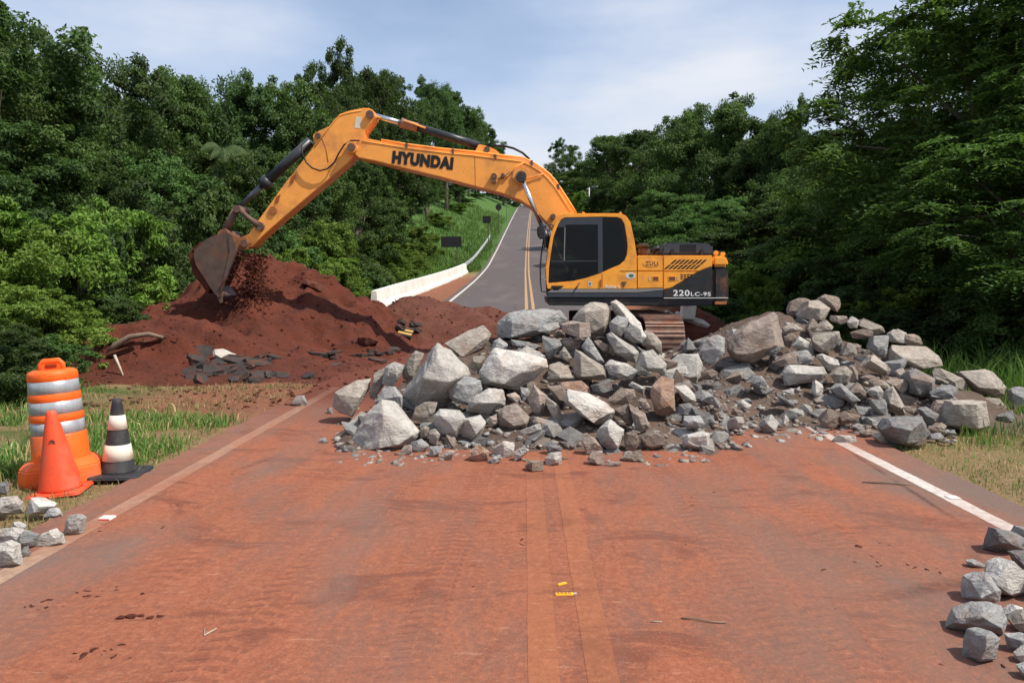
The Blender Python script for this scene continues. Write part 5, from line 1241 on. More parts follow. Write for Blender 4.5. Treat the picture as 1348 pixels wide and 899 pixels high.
# ------------------------------------------------------------------ traffic drum and cones
M_DRUM = plain('orange_plastic', (0.84, 0.125, 0.014), 0.45, var=.10, dirt=(0.40, 0.13, 0.065), dscale=3.2, damt=.85)
def reflective(name, c):
    q = NT(name); v = q.pos(); wv = q.n('ShaderNodeTexVoronoi'); wv.inputs['Scale'].default_value = 60; q.L(v, wv.inputs[0])
    n = q.noise(q.pos((3, 3, .6)), 5, 4); q.col(q.mix(q.ramp(n, .35, .7), tuple(x * .72 for x in c), c)).rough(.35); q.b.inputs['Metallic'].default_value = .25; q.bump(wv.outputs[0], .25, .003); return q.m
M_REFL = reflective('silver_reflective', (0.42, 0.45, 0.48))
M_CONER = plain('faded_red_plastic', (0.72, 0.075, 0.025), 0.5, var=.08, dirt=(0.40, 0.13, 0.08), dscale=4, damt=.8)
M_CONEB = plain('black_cone_rubber', (0.028, 0.028, 0.032), 0.6, var=.2, dirt=(.12, .08, .06), dscale=5)
M_CONEW = plain('dirty_white_plastic', (0.70, 0.65, 0.54), 0.5, var=.10, dirt=(.42, .30, .20), dscale=6, damt=.8)
bp_ = ground(84, 628); zb = G(bp_.x, bp_.y)
dr = empty('traffic_drum', (bp_.x, bp_.y, zb)); dr.scale = (.81, .81, 1.06); dr.rotation_euler = (math.radians(-1), math.radians(-3.5), .25)
tag(dr, 'orange traffic drum with three silver reflective bands and carry handle', 'traffic drum')
prof = [(.305, .16), (.302, .20), (.292, .24), (.285, .42), (.278, .43), (.273, .435), (.268, .545), (.272, .55), (.276, .555), (.274, .60), (.266, .61), (.262, .72), (.266, .725), (.266, .775), (.258, .785), (.252, .895), (.256, .90), (.254, .95), (.245, .968), (.20, .985)]
link('body', lathe_mesh('body', prof, M_DRUM, 40), dr)
for (r0, z0_, r1, z1_) in ((.2745, .437, .2695, .543), (.2675, .612, .2635, .718), (.2595, .787, .2535, .893)):
    link('reflective_band', lathe_mesh('reflective_band', [(r0 - .004, z0_), (r0, z0_ + .001), (r1, z1_ - .001), (r1 - .004, z1_)], M_REFL, 40, False), dr)
bm = bmesh.new()
def ring_poly(n, rx, ry, rot=0): return [(rx * math.cos(2 * math.pi * k / n + rot), ry * math.sin(2 * math.pi * k / n + rot)) for k in range(n)]
def loft(levels):
    bm = bmesh.new(); rs = [[bm.verts.new((x, y, z)) for x, y in poly] for poly, z in levels]
    for a, b in zip(rs, rs[1:]):
        for k in range(len(a)): bm.faces.new((a[k], a[(k + 1) % len(a)], b[(k + 1) % len(a)], b[k]))
    bm.faces.new(list(reversed(rs[0]))); bm.faces.new(rs[-1]); bmesh.ops.recalc_face_normals(bm, faces=bm.faces)
    bmesh.ops.bevel(bm, geom=[e for e in bm.edges if e.calc_face_angle(0) > .3], offset=.012, segments=2, affect='EDGES', clamp_overlap=True); return bm
oct_ = lambda a, b: [(a, b * .42), (a * .62, b), (-a * .62, b), (-a, b * .42), (-a, -b * .42), (-a * .62, -b), (a * .62, -b), (a, -b * .42)]
link('base', bm_mesh(loft([(oct_(.43, .34), 0), (oct_(.43, .34), .03), (oct_(.41, .33), .15), (oct_(.36, .30), .19), (oct_(.30, .29), .215)]), 'base', M_DRUM), dr)
hb = bmesh.new(); tube_pts(hb, [(-.12, 0, .96), (-.115, 0, 1.03), (-.085, 0, 1.055), (.085, 0, 1.055), (.115, 0, 1.03), (.12, 0, .96)], .026, 10)
bm_box(hb, 0, 0, 1.0, .225, .035, .085); link('handle', bm_mesh(hb, 'handle', M_DRUM), dr)
link('handle_slot', box_mesh('handle_slot', 0, -.022, 1.015, .12, .012, .028, plain('slot_shadow', (.25, .03, .01), .8), .004), dr)
# plain red cone leaning at the drum
cp = ground(80, 642); zc = G(cp.x, cp.y)
cn = empty('traffic_cone', (cp.x, cp.y, zc)); cn.rotation_euler = (0, math.radians(-4), .22); tag(cn, 'scuffed plain red traffic cone leaning against the orange drum', 'traffic cone')
link('body', lathe_mesh('body', [(.175, .03), (.168, .06), (.12, .32), (.06, .62), (.042, .70), (.036, .722), (.026, .728)], M_CONER, 32), cn)
sq_ = lambda a: [(a, a * .9), (a * .9, a), (-a * .9, a), (-a, a * .9), (-a, -a * .9), (-a * .9, -a), (a * .9, -a), (a, -a * .9)]
link('base', bm_mesh(loft([(sq_(.215), 0), (sq_(.215), .02), (sq_(.205), .034)]), 'base', M_CONER), cn)
link('scuff', lathe_mesh('scuff', [(.0, 0), (.022, .001), (.026, .002)], plain('scuff_brown', (.28, .08, .05), .8), 14, False), cn)
sc_ = cn.children[-1]; sc_.location = (.012, -.0955, .462); sc_.rotation_euler = (math.radians(101), 0, 0)
# black and white cone
cp = ground(156, 624); zc = G(cp.x, cp.y)
cb_ = empty('traffic_cone', (cp.x, cp.y, zc + .035)); cb_.rotation_euler = (0, math.radians(1), .15); tag(cb_, 'black and white banded rubber cone on a flat black base', 'traffic cone')
def rad(z): return .150 + (.048 - .150) * (z - .03) / (.66 - .03)
link('body', lathe_mesh('body', [(rad(.03) + .012, .03), (rad(.05), .05), (rad(.66), .66), (.046, .675), (.040, .715), (.022, .725)], M_CONEB, 32), cb_)
for z0_, z1_ in ((.145, .295), (.435, .570)): link('white_band', lathe_mesh('white_band', [(rad(z0_) - .002, z0_), (rad(z0_) + .004, z0_ + .002), (rad(z1_) + .004, z1_ - .002), (rad(z1_) - .002, z1_)], M_CONEW, 32, False), cb_)
link('base', bm_mesh(loft([(sq_(.255), 0), (sq_(.255), .02), (sq_(.24), .035)]), 'base', M_CONEB), cb_)

# ------------------------------------------------------------------ concrete barrier, guardrail, signs, pole
M_BARR = plain('whitewashed_concrete', (0.72, 0.70, 0.66), 0.8, var=.08, dirt=(0.46, 0.30, 0.22), dscale=.9, damt=.45)
b0 = (-6.25, 31.0); b1 = (-4.95, 62.0)
def lerp(a, b, t): return a + (b - a) * t
npf = [(-.26, -.4), (-.26, .06), (-.14, .22), (-.10, .70), (.10, .70), (.14, .22), (.26, .06), (.26, -.4)]
root = empty('concrete_barrier', (b0[0], b0[1], zr(b0[1]))); tag(root, 'whitewashed concrete safety barrier on the embankment beside the clear road', 'barrier')
NSG = 10
for k in range(NSG):
    V, Fc = [], []
    for e in (0, 1):
        t = (k + e) / NSG; t = t + (-.0002 if e else .0002); x, y = lerp(b0[0], b1[0], t), lerp(b0[1], b1[1], t); z = zr(y)
        for (dx, dz) in npf: V.append((x + dx - b0[0], y - b0[1], z + dz - zr(b0[1])))
    n = len(npf)
    for i in range(n): Fc.append((i, (i + 1) % n, n + (i + 1) % n, n + i))
    Fc += [tuple(range(n - 1, -1, -1)), tuple(range(n, 2 * n))]
    link('barrier_segment', mesh_from('barrier_segment', V, Fc, M_BARR), root)
M_GALV = plain('galvanised_steel', (0.55, 0.56, 0.58), 0.4, metal=.5, var=.1)
g0, g1 = (-4.95, 62.3), (-4.75, 103.0)
gr = empty('guardrail', (g0[0], g0[1], zr(g0[1]))); tag(gr, 'galvanised guardrail climbing the grassy hill beyond the concrete barrier', 'guardrail')
wprof = [(0, .45), (.05, .50), (.05, .56), (0, .61), (.05, .66), (.05, .72), (0, .77), (-.012, .77), (-.012, .45)]
V, Fc = [], []; n = len(wprof); NG = 20
for k in range(NG + 1):
    t = k / NG; x, y = lerp(g0[0], g1[0], t) - .05 * 0, lerp(g0[1], g1[1], t); z = zr(y)
    for dx, dz in wprof: V.append((x + dx - g0[0], y - g0[1], z + dz - zr(g0[1])))
for k in range(NG):
    for i in range(n): Fc.append((k * n + i, k * n + (i + 1) % n, (k + 1) * n + (i + 1) % n, (k + 1) * n + i))
Fc += [tuple(range(n - 1, -1, -1)), tuple(range(NG * n, NG * n + n))]
link('rail', mesh_from('rail', V, Fc, M_GALV), gr)
post_me = box_mesh('post', 0, 0, .33, .10, .14, 1.0, M_GALV, .01)
for k in range(11):
    t = k / 10; x, y = lerp(g0[0], g1[0], t), lerp(g0[1], g1[1], t); o = link('post', post_me, gr); o.location = (x - .075 - g0[0], y - g0[1], zr(y) - zr(g0[1]) - .1)
M_SIGNB = plain('sign_back_black', (0.018, 0.018, 0.02), 0.6); M_POST = plain('sign_post', (.10, .09, .085), .7)
def sign(px0, py0, px1, py1, Y, label, posts, shape='rect', ground_z=None):
    a, b = at(px0, py0, Y), at(px1, py1, Y); cx_ = (a.x + b.x) / 2; gz = terrain(cx_, Y); W, H = b.x - a.x, a.z - b.z
    r = empty('road_sign', (cx_, Y, gz)); tag(r, label, 'road sign'); zc_ = (a.z + b.z) / 2 - gz
    if shape == 'rect': link('panel', box_mesh('panel', 0, 0, zc_, W, .03, H, M_SIGNB, .01), r)
    else:
        pr = [(math.cos(t) * W / 2, zc_ + math.sin(t) * H / 2) for t in np.linspace(math.pi / 8, 2 * math.pi + math.pi / 8, 8, endpoint=False)]
        link('panel', prism_mesh('panel', pr, -.015, .015, M_SIGNB, .004), r)
    for dx in posts: link('post', box_mesh('post', dx * W, .06, zc_ / 2 + H * .2 - .2, .09, .07, zc_ + H * .4 + .4, M_POST, .01), r)
sign(580.5, 311.5, 607.5, 325.5, 60, 'wide black sign back standing in bushes beyond the barrier', (.28,))
sign(635.5, 284.5, 646, 294, 88, 'small square sign back on the grassy bank above the guardrail', (.2,))
sign(652, 268.5, 660.5, 277.5, 112, 'round sign back higher up the grassy bank', (0,), 'oct')
sign(664, 255.5, 669.5, 261, 150, 'tiny sign back near the top of the hill', (0,))
p0 = at(775.5, 262, 105); p1 = at(775.5, 231, 105); gz = terrain(p0.x, 105)
o = link('utility_pole', tube_mesh('utility_pole', [(0, 0, -.3), (0, 0, p1.z - gz)], [.10, .07], plain('pole_concrete', (.62, .60, .56), .8), 12), None, (p0.x, 105, gz)); tag(o, 'slim pale utility pole on the hill beyond the cab', 'utility pole')
# ------------------------------------------------------------------ vegetation
def leaf_mat(name, c1, c2, trans=0.3):
    q = NT(name); ge = q.n('ShaderNodeNewGeometry'); oi = q.n('ShaderNodeObjectInfo')
    r = ge.outputs['Random Per Island']; c = q.mix(r, c1, c2)
    n = q.noise(q.pos(), 0.55, 3); c = q.mix(q.math('MULTIPLY', q.ramp(n, .40, .66), .55), c, tuple(min(1, x * 1.5) for x in c2))
    hs = q.n('ShaderNodeHueSaturation'); q.L(q.math('ADD', q.math('MULTIPLY', oi.outputs['Random'], .035), .482), hs.inputs['Hue'])
    q.L(q.math('ADD', q.math('MULTIPLY', oi.outputs['Random'], .5), .72), hs.inputs['Value']); q.L(c, hs.inputs['Color'])
    q.col(hs.outputs[0]).rough(.62); q.b.inputs['Specular IOR Level'].default_value = .22
    tr = q.n('ShaderNodeBsdfTranslucent'); q.L(q.mix(.5, hs.outputs[0], (.14, .27, .03)), tr.inputs[0])
    ms = q.n('ShaderNodeMixShader'); ms.inputs[0].default_value = trans
    q.L(q.b.outputs[0], ms.inputs[1]); q.L(tr.outputs[0], ms.inputs[2]); q.L(ms.outputs[0], q.out.inputs[0]); return q.m
L_DARK = leaf_mat('dark_leaves', (0.026, 0.050, 0.016), (0.058, 0.098, 0.028))
L_MID = leaf_mat('mid_leaves', (0.040, 0.078, 0.020), (0.084, 0.142, 0.036))
L_LIGHT = leaf_mat('light_leaves', (0.070, 0.124, 0.018), (0.145, 0.220, 0.036), .35)
L_GRASS = leaf_mat('grass_blades', (0.060, 0.125, 0.022), (0.135, 0.225, 0.045), .3)
L_DRY = leaf_mat('dry_grass_blades', (0.22, 0.15, 0.07), (0.40, 0.31, 0.16), .2)
M_BARK = plain('bark', (0.12, 0.095, 0.075), .9, var=.35)

def unit(v): return v / np.maximum(np.linalg.norm(v, axis=1, keepdims=True), 1e-6)
def leaves(cen, nor, L, W, g, droop=0.3):
    n = len(cen); nor = unit(nor)
    u = unit(np.cross(nor, unit(g.normal(size=(n, 3))))); u[:, 2] -= droop * g.random(n); u = unit(u); v = unit(np.cross(nor, u))
    l = (L * g.uniform(.7, 1.3, n))[:, None]; w_ = (W * g.uniform(.7, 1.3, n))[:, None]
    V = np.stack([cen - u * l * .5, cen + v * w_ * .5 + nor * l * .08, cen + u * l * .5 - nor * l * .06, cen - v * w_ * .5 + nor * l * .08], 1).reshape(-1, 3)
    b = np.arange(n)[:, None] * 4; T = np.concatenate([b + [0, 1, 2], b + [0, 2, 3]], 1).reshape(-1, 3)
    return V, T
def make_crown(seed, H, base, R, nl, sub, per, L, W, style='broad'):
    g = np.random.default_rng(seed); C_, N_ = [], []; lob = []
    for i in range(nl):
        t = (i + g.random()) / nl; prof = math.sqrt(max(.05, math.sin(math.pi * min(.97, .22 + .74 * t))))
        a = g.random() * 6.283 + i * 2.4; rr = R * prof * g.uniform(.25, .80)
        lr = R * g.uniform(.26, .42) * (1.05 - .35 * t); z = base + (H - base) * (.05 + .83 * t)
        lob.append((rr * math.cos(a), rr * math.sin(a), z, lr))
    for (x, y, z, lr) in lob:
        d = unit(g.normal(size=(sub, 3))); d[:, 2] = d[:, 2] * .75 + .18; d = unit(d)
        sc = np.array([x, y, z]) + d * lr * g.uniform(.45, 1.08, (sub, 1)) * [1, 1, .82]
        for s, dd in zip(sc, d):
            cr = lr * g.uniform(.22, .40); k = int(per * g.uniform(.6, 1.3))
            if style == 'feather':
                # compound leaves: leaflets strung along drooping stems
                ns = max(3, k // 14); st = unit(g.normal(size=(ns, 3)) * [1, 1, .5] + dd * .8); ln = cr * g.uniform(1.0, 2.1, ns)
                tt = np.linspace(.12, 1, 14)
                P = s + (st[:, None, :] * tt[None, :, None]) * ln[:, None, None]; P[..., 2] -= (tt[None, :] ** 2) * ln[:, None] * .45
                sd_ = unit(np.cross(st, [0, 0, 1.0])); sg = np.where(np.arange(14) % 2 == 0, 1, -1)
                P = P + sd_[:, None, :] * (sg[None, :, None] * L * .5); P = P.reshape(-1, 3)
                C_.append(P); N_.append(g.normal(size=P.shape) * .45 + [0, 0, 1.0])
            else:
                q = g.normal(size=(k, 3)); q = unit(q) * (g.random((k, 1)) ** .5) * cr * [1.1, 1.1, .85]
                C_.append(s + q); N_.append(dd * .45 + unit(q + 1e-6) * .35 + [0, 0, .42] + g.normal(size=(k, 3)) * .60)
    V, T = leaves(np.concatenate(C_), np.concatenate(N_), L, W, g, .4); return V, T, lob
def make_trunk(seed, H, base, lob, r0, lean=.06):
    rr = random.Random(seed); bm = bmesh.new(); tp = []; lx, ly = rr.uniform(-1, 1) * lean, rr.uniform(-1, 1) * lean
    n = 6; top = base + (H - base) * .6
    for i in range(n + 1):
        t = i / n; tp.append(Vector((lx * top * t + .12 * math.sin(t * 5 + seed), ly * top * t + .1 * math.cos(t * 4 + seed) - .1, -.4 + (top + .4) * t)))
    tube_pts(bm, tp, [r0 * (1.25 if i == 0 else 1) * (1 - .75 * i / n) for i in range(n + 1)], 8)
    for (x, y, z, lr) in lob[::2]:
        a = tp[rr.randrange(2, n)]; b = Vector((x, y, z)); m_ = (a + b) / 2 + Vector((0, 0, -.15 * (b - a).length * .3))
        if b.z < a.z: a = tp[2]
        tube_pts(bm, [a, m_, b], [r0 * .34, r0 * .22, r0 * .08], 5, False)
    return bm_mesh(bm, 'trunk', M_BARK)
VAR = {}
def variant(key, seed, H, base, R, nl, sub, per, L, W, mat_, style='broad', r0=.2):
    V, T, lob = make_crown(seed, H, base, R, nl, sub, per, L, W, style)
    VAR[key] = (np_mesh('crown', V, T, mat_), make_trunk(seed, H, base, lob, r0), H, R)
variant('t0', 1, 12, 3.2, 4.0, 34, 13, 150, 0.155, 0.078, L_DARK)
variant('t1', 2, 12, 4.0, 4.2, 30, 14, 150, 0.15, 0.08, L_MID)
variant('t2', 3, 12, 2.6, 3.6, 34, 13, 145, 0.165, 0.07, L_DARK)
variant('t3', 4, 12, 3.6, 4.4, 30, 14, 150, 0.14, 0.085, L_MID)
variant('t4', 5, 11, 4.6, 4.6, 24, 11, 140, 0.17, 0.075, L_DARK)
variant('b0', 6, 4.5, .15, 2.5, 24, 12, 110, 0.13, 0.058, L_LIGHT, r0=.07)
variant('b1', 7, 4.5, .1, 2.7, 22, 13, 110, 0.125, 0.068, L_MID, r0=.07)
variant('b2', 8, 4.5, .1, 2.4, 26, 11, 104, 0.15, 0.055, L_LIGHT, r0=.07)
variant('b3', 9, 4.5, .1, 2.6, 24, 12, 110, 0.115, 0.056, L_DARK, r0=.07)
variant('f0', 10, 13, 2.6, 4.8, 38, 13, 150, .16, .062, L_LIGHT, 'feather', r0=.24)
variant('f1', 12, 13, 2.2, 4.6, 40, 13, 160, .17, .064, L_MID, 'feather', r0=.24)
ntree = [0]
WHERE = ((-1e9, -25, 'past the traffic drum'), (-25, 45, 'behind the traffic drum'), (45, 120, 'behind the traffic cones'), (120, 215, 'behind the forest end of the soil mound'), (215, 300, 'behind the bucket'),
  (300, 350, 'behind the bucket cylinder'), (350, 415, 'behind the arm'), (415, 478, 'behind the boom elbow'), (478, 535, 'behind the first boom letters'), (535, 600, 'behind the last boom letters'), (600, 700, 'beyond the guardrail'),
  (700, 815, 'beyond the cab roof'), (815, 870, 'behind the engine hood'), (870, 935, 'behind the engine house vents'), (935, 990, 'behind the counterweight'), (990, 1045, 'behind the broad pinkish slab'), (1045, 1100, 'behind the topmost rock'), (1100, 1160, 'behind the upright grey slab'), (1160, 1230, 'behind the broad tan boulder'), (1230, 1e9, 'over the tall verge grass'))
LOOK = {'t0': 'dark dense-leaved', 't1': 'green open-crowned', 't2': 'dark low-branched', 't3': 'green round-crowned', 't4': 'dark spreading', 'b0': 'bright green', 'b1': 'mid-green broad-leaved', 'b2': 'bright long-leaved', 'b3': 'dark small-leaved', 'f0': 'bright feathery', 'f1': 'green feathery'}
def plant(px, top, Y, width, key, label, group, name='forest_tree', cat='tree', dz=0.0):
    crown, trunk, H, R = VAR[key]; p = at(px, top, Y); gz = terrain(p.x, Y) + dz; h = max(.5, p.z - gz)
    ntree[0] += 1; rr = random.Random(ntree[0] * 31)
    r = empty(name, (p.x, Y, gz), rr.uniform(0, 6.28)); s = width / (2 * R); r.scale = (s, s, h / H * 1.0)
    link('crown', crown, r); link('trunk', trunk, r)
    if label in ('tall', 'middle-height', 'low', 'knee-high'):
        wh = [q for a_, b_, q in WHERE if a_ <= px < b_][0]; label = f'{label} {LOOK[key]} {cat} {wh}'
    tag(r, label, cat, group); return r
TL, TR, BLg, BRg = 'forest trees behind the soil mound', 'forest trees behind the excavator tail', 'bushes around the soil mound', 'bushes behind the rock heap'
for i, (px, top, Y, wd) in enumerate(((-60, -70, 23, 9.5), (8, -2, 26, 8.5), (58, 50, 29, 7.5), (150, 76, 33, 8.5), (205, 84, 37, 8), (250, 88, 40, 8), (300, 96, 41, 8), (345, 100, 42, 8), (395, 104, 43, 8.5), (430, 92, 48, 9), (490, 78, 62, 10), (527, 90, 78, 10), (560, 100, 98, 11), (584, 110, 120, 11), (603, 120, 146, 12), (618, 136, 176, 13), (630, 154, 212, 14), (641, 172, 250, 15), (110, 90, 42, 9), (0, 70, 40, 10), (180, 110, 50, 10), (280, 120, 56, 11), (460, 110, 70, 12), (-110, 40, 32, 11))):
    plant(px, top, Y, wd, ('t0', 't1', 't2', 't3', 't4')[(i * 3 + i // 4) % 5], 'tall', TL)
plant(468, 58, 52, 8.5, 't4', 'tallest forest tree with open crown rising above the boom elbow', TL)
plant(103, 44, 37, 6.0, 'f0', 'slender feathery tree sticking up over the forest edge', TL)
plant(648, 186, 262, 13, 't2', 'tall tree overhanging the grassy bank far up the road', TL)
for i, (px, top, Y, wd) in enumerate(((-40, 130, 20, 6.5), (40, 165, 22, 6.5), (110, 175, 24, 6.5), (175, 190, 26, 6.5), (235, 205, 29, 6.5), (295, 195, 32, 7), (350, 180, 35, 7), (405, 170, 38, 7), (455, 178, 44, 7), (492, 205, 60, 7), (530, 215, 80, 8), (565, 222, 104, 8), (590, 228, 130, 8), (610, 234, 165, 9), (626, 238, 205, 10), (640, 236, 245, 10))):
    plant(px, top, Y, wd, ('t2', 't1', 't0', 't3')[i % 4], 'middle-height', 'middle-height forest trees')
for i, (px, top, Y, wd) in enumerate(((-30, 240, 15.5, 4.5), (35, 255, 17, 4.6), (95, 262, 18.5, 4.4), (150, 250, 20, 4.8), (205, 285, 21.5, 4.2), (268, 243, 24.5, 4.8), (318, 262, 27, 4.4), (365, 285, 29, 4.8), (420, 285, 32, 4.8), (465, 292, 36, 4.8), (496, 305, 44, 4.4), (528, 318, 54, 5), (440, 335, 31, 4), (395, 322, 28, 4), (340, 318, 25.5, 3.8), (20, 370, 14.3, 3.2), (75, 385, 15.6, 3.2), (130, 385, 17.3, 3.4), (190, 352, 20.5, 3.6), (-20, 420, 12.2, 2.6), (40, 440, 13.2, 2.2), (240, 330, 23, 3.6), (470, 345, 35, 3.2), (430, 368, 30, 2.6), (478, 372, 36, 2.6), (508, 342, 46, 2.8), (540, 318, 62, 4), (556, 296, 74, 5), (578, 280, 96, 5), (600, 268, 125, 6))):
    plant(px, top, Y, wd, ('b0', 'b1', 'b2', 'b0', 'b3')[(i * 2 + i // 3) % 5], 'low' if top < 340 else 'knee-high', BLg, 'bush', 'bush')
for i, (px, top, Y, wd) in enumerate(((812, 168, 88, 10), (850, 160, 68, 10), (893, 133, 52, 8.5), (945, 116, 46, 9), (1000, 140, 44, 9), (1050, 150, 41, 7.5), (1095, 190, 36, 7), (1140, 205, 31, 7), (790, 205, 120, 11), (1180, 220, 26, 6.5), (960, 170, 60, 11), (1080, 190, 54, 11), (880, 190, 74, 11))):
    plant(px, top, Y, wd, ('t3', 't0', 't1', 't2')[(i * 3 + i // 3) % 4], 'tall', TR)
plant(1045, 132, 41, 4.5, 't4', 'tree with bare upper limbs poking above the forest behind the tail', TR)
for i, (px, top, Y, wd) in enumerate(((800, 245, 84, 7), (838, 240, 58, 7), (885, 245, 42, 6.5), (940, 255, 35, 6.5), (1000, 262, 31, 6.5), (1060, 255, 28.5, 6.5), (1115, 250, 25.5, 6.5), (1165, 262, 22.5, 6))):
    plant(px, top, Y, wd, ('t2', 't0', 't3', 't1')[i % 4], 'middle-height', 'middle-height trees behind the rock heap')
for i, (px, top, Y, wd) in enumerate(((860, 305, 40, 4.6), (915, 308, 33, 5), (970, 325, 28, 4.8), (1030, 320, 25, 5), (1090, 325, 22, 4.8), (1145, 330, 20, 4.6), (1200, 345, 18.3, 4.2), (1255, 350, 17, 4), (1310, 340, 16, 4), (1360, 350, 15.5, 4), (985, 385, 22, 2.4), (1100, 395, 18.6, 3), (1165, 400, 17.2, 2.6), (940, 360, 26, 3.6), (805, 300, 80, 6), (835, 305, 56, 5), (1230, 410, 16, 2.2))):
    plant(px, top, Y, wd, ('b3', 'b1', 'b3', 'b0')[i % 4], 'low' if top < 350 else 'knee-high', BRg, 'bush', 'bush')
plant(1008, 368, 19.6, 1.5, 'b2', 'small bright shrub showing between tail and pinkish slab', BRg, 'bush', 'bush')
for (px, top, Y, wd, k, lab) in ((1335, -190, 18.5, 10, 'f1', 'huge dark feathery tree towering over the grass end of the heap'), (1240, -30, 22.5, 8.5, 'f0', 'feathery tree with long sprays leaning out towards the excavator'), (1400, 60, 15.0, 7, 'f1', 'shady feathery tree overhanging the verge grass'), (1180, 150, 25, 5.5, 'f0', 'lower feathery tree beside the big leaning one'), (1290, 130, 20, 7, 'f1', 'dense feathery tree in deep shade under the towering one')):
    plant(px, top, Y, wd, k, lab, 'feathery trees by the verge')
# hill-top trees far up the road
for (px, top, Y, wd, k, lab) in ((744, 183, 215, 13, 't4', 'lone umbrella-crowned tree on the hill top beyond the boom'), (722, 222, 225, 14, 't1', 'low round tree at the foot of the lone hill-top tree'), (770, 222, 190, 15, 't3', 'rounded tree on the hill beside the utility pole'), (745, 225, 210, 18, 't0', 'broad dark tree under the lone hill-top tree'), (690, 236, 262, 12, 't0', 'tiny far tree where the road meets the sky'), (664, 206, 200, 12, 't1', 'hillside tree above the small signs'), (681, 224, 238, 11, 't2', 'hillside tree at the crest of the road')):
    plant(px, top, Y, wd, k, lab, 'trees up on the hill')
for (px, top, Y, wd, k, wh) in ((606, 262, 150, 8, 'b1', 'just uphill of the square sign'), (624, 258, 185, 9, 'b3', 'between the hillside trees'), (640, 256, 220, 10, 'b1', 'near the tiny sign'), (653, 254, 245, 10, 'b3', 'almost at the crest'), (667, 252, 268, 10, 'b1', 'at the very crest'), (680, 250, 285, 9, 'b3', 'past the crest of the road'), (728, 252, 240, 12, 'b1', 'below the lone hill-top tree'), (748, 250, 225, 14, 'b3', 'below the broad dark hill-top tree'), (768, 250, 200, 12, 'b1', 'above the utility pole')): plant(px, top, Y, wd, k, 'hillside bush under the forest edge ' + wh, 'bushes along the hilltop forest edge', 'bush', 'bush')
for (px, top, Y, wd, wh) in ((770, 250, 112, 6, 'in front of the utility pole'), (788, 262, 95, 6, 'downhill of the utility pole'), (758, 258, 160, 8, 'uphill of the utility pole')): plant(px, top, Y, wd, 'b0', 'bright bush on the grassy slope ' + wh, 'bushes on the slope', 'bush', 'bush')
# palm in the forest
def palm(px, top, Y):
    p = at(px, top, Y); gz = terrain(p.x, Y); h = p.z - gz; r = empty('palm_tree', (p.x, Y, gz)); tag(r, 'palm with drooping fronds among the forest trees behind the arm', 'palm tree')
    link('trunk', tube_mesh('trunk', [(0, 0, -.3), (.1, 0, h * .5), (0, 0, h - .8)], [.17, .13, .11], M_BARK, 8), r)
    g = np.random.default_rng(5)
    AV, AT, off_ = [], [], 0
    for k in range(17):
        a = k * 2.4; el = g.uniform(-.2, 1.2); ln = g.uniform(1.1, 1.7); tt = np.linspace(.08, 1, 30)
        rad_ = ln * tt * math.cos(el * .6); z = h - .8 + ln * (math.sin(el) * tt - 1.15 * tt ** 2)
        P = np.stack([rad_ * math.cos(a), rad_ * math.sin(a), z], 1); sd_ = np.array([-math.sin(a), math.cos(a), 0])
        V, T = [], []; b = 0
        for i, q in enumerate(P):
            for s in (-1, 1):
                l = .55 * math.sin(math.pi * min(.95, .15 + .8 * tt[i])); tip = q + sd_ * s * l * .75 + [0, 0, -l * .65]; w_ = (P[min(i + 1, 29)] - P[max(i - 1, 0)]); w_ = w_ / np.linalg.norm(w_) * .035
                V += [q - w_, q + w_, tip]; T.append((b, b + 1, b + 2)); b += 3
        AV += V; AT += [(i0 + off_, i1 + off_, i2 + off_) for i0, i1, i2 in T]; off_ += b
    link('crown', np_mesh('crown', AV, AT, L_DARK), r)
palm(292, 172, 31.5)

# ------------------------------------------------------------------ grass
def grass(name, spots, hmin, hmax, wid, mats, label, seed, cat='grass'):
    g = np.random.default_rng(seed); n = len(spots); B = np.array(spots, float)
    h = g.uniform(hmin, hmax, n) * g.uniform(.6, 1.2, n); a = g.random(n) * 6.283; d = np.stack([np.cos(a), np.sin(a), 0 * a], 1); ln = g.uniform(.15, .75, n)
    wv = np.stack([-d[:, 1], d[:, 0], 0 * a], 1); tw = g.random(n) * 6.283; wv = np.stack([np.cos(tw), np.sin(tw), 0 * tw], 1) * (wid * g.uniform(.6, 1.3, n))[:, None]
    up = np.array([0, 0, 1.0]); mid = B + up * (h * .6)[:, None] + d * (h * ln * .3)[:, None]; tip = B + up * (h * (1 - .35 * ln))[:, None] + d * (h * ln)[:, None]
    V = np.stack([B - wv * .5, B + wv * .5, mid + wv * .38, mid - wv * .38, tip], 1).reshape(-1, 3); b = np.arange(n)[:, None] * 5
    T = np.concatenate([b + [0, 1, 2], b + [0, 2, 3], b + [3, 2, 4]], 1).reshape(-1, 3); mi = np.repeat(g.integers(0, len(mats), n), 3)
    o = link(name, np_mesh(name, V, T, mats=mats, mat_idx=mi)); tag(o, label, cat, kind='stuff'); return o
def tufts(n, fx, fy, per, spread, cond=None):
    out = []
    while len(out) < n * per:
        x, y = fx(), fy()
        if cond and not cond(x, y): continue
        for _ in range(per):
            xx, yy = x + rng.gauss(0, spread), y + rng.gauss(0, spread)
            if abs(xx) < 3.86 and yy < 14: continue
            out.append((xx, yy, terrain(xx, yy) - .02))
    return out
pt = lambda x, y, s=.6: mnoise.noise(Vector((x * s, y * s, 33)))
grass('verge_grass', tufts(300, lambda: rng.uniform(-5.4, -4.05), lambda: rng.uniform(7.2, 10.3), 26, .09, lambda x, y: pt(x, y, 1.0) > -.25), .05, .20, .012, [L_GRASS, L_GRASS, L_GRASS, L_GRASS, L_DRY], 'green grass tufts around the drum and cones', 1)
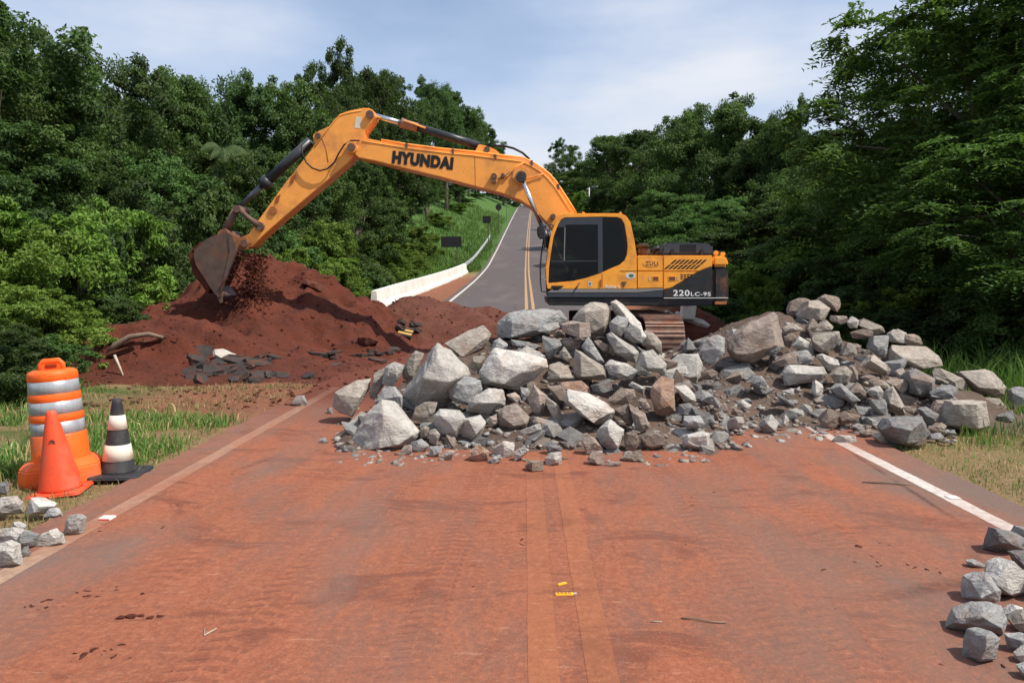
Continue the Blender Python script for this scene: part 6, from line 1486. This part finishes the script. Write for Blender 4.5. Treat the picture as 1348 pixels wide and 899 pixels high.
grass('verge_grass', tufts(420, lambda: rng.uniform(-9.5, -4.9), lambda: rng.uniform(4.5, 13.5), 24, .09, lambda x, y: pt(x, y) > -.15 and not (y > 10.5 and x > -7.5)), .08, .30, .014, [L_GRASS, L_GRASS, L_GRASS, L_DRY], 'mixed green and dry grass between drum and forest edge', 2)
grass('dry_grass', tufts(300, lambda: rng.uniform(-8.0, -3.95), lambda: rng.uniform(9.0, 14.0), 14, .16, lambda x, y: pt(x, y, 1.1) > -.05), .04, .14, .008, [L_DRY, L_DRY, L_GRASS], 'trampled dry straw on the bare soil before the mound', 3)
grass('dry_grass', tufts(330, lambda: rng.uniform(-5.2, -3.9), lambda: rng.uniform(3.5, 7.4), 12, .12, lambda x, y: pt(x, y, 1.1) > -.25), .03, .13, .008, [L_DRY, L_DRY, L_GRASS], 'short dry grass among the loose rocks before the red cone', 4)
grass('verge_grass', tufts(620, lambda: rng.uniform(4.9, 11.5), lambda: rng.uniform(7.0, 14.8), 24, .10, lambda x, y: x > 5.0 + .35 * pt(x, y, 1.3) + (.35 if y < 8.5 else 0)), .08, .30, .014, [L_GRASS, L_GRASS, L_GRASS, L_GRASS, L_DRY], 'green verge grass at the grass end of the rock heap', 5)
grass('tall_grass', tufts(130, lambda: rng.uniform(6.3, 13), lambda: rng.uniform(11.2, 15.5), 30, .10), .4, .95, .016, [L_GRASS], 'tall green grass clumps under the feathery trees', 6)
grass('dry_grass', tufts(520, lambda: rng.uniform(3.9, 6.2), lambda: rng.uniform(5.5, 10.5), 14, .13, lambda x, y: pt(x, y, 1.4) > -.3), .03, .11, .008, [L_DRY, L_GRASS, L_DRY, L_GRASS], 'short half-dry grass along the asphalt edge', 7)
grass('hill_grass', tufts(1500, lambda: -4.3 - 9.5 * rng.random() ** 1.3, lambda: 63 + 95 * rng.random() ** 1.5, 9, .35), .35, .9, .06, [L_GRASS, L_MID], 'bright grass covering the cut slope beyond the guardrail', 8)
grass('hill_grass', tufts(700, lambda: 4.8 + 12 * rng.random(), lambda: 60 + 110 * rng.random() ** 1.4, 9, .4), .35, .9, .06, [L_GRASS], 'grass on the slope near the utility pole', 9)
grass('shoulder_grass', tufts(220, lambda: rng.uniform(-8.5, -6.6), lambda: rng.uniform(26, 62), 14, .2), .3, .8, .035, [L_GRASS], 'rank grass hugging the outer side of the concrete barrier', 10)
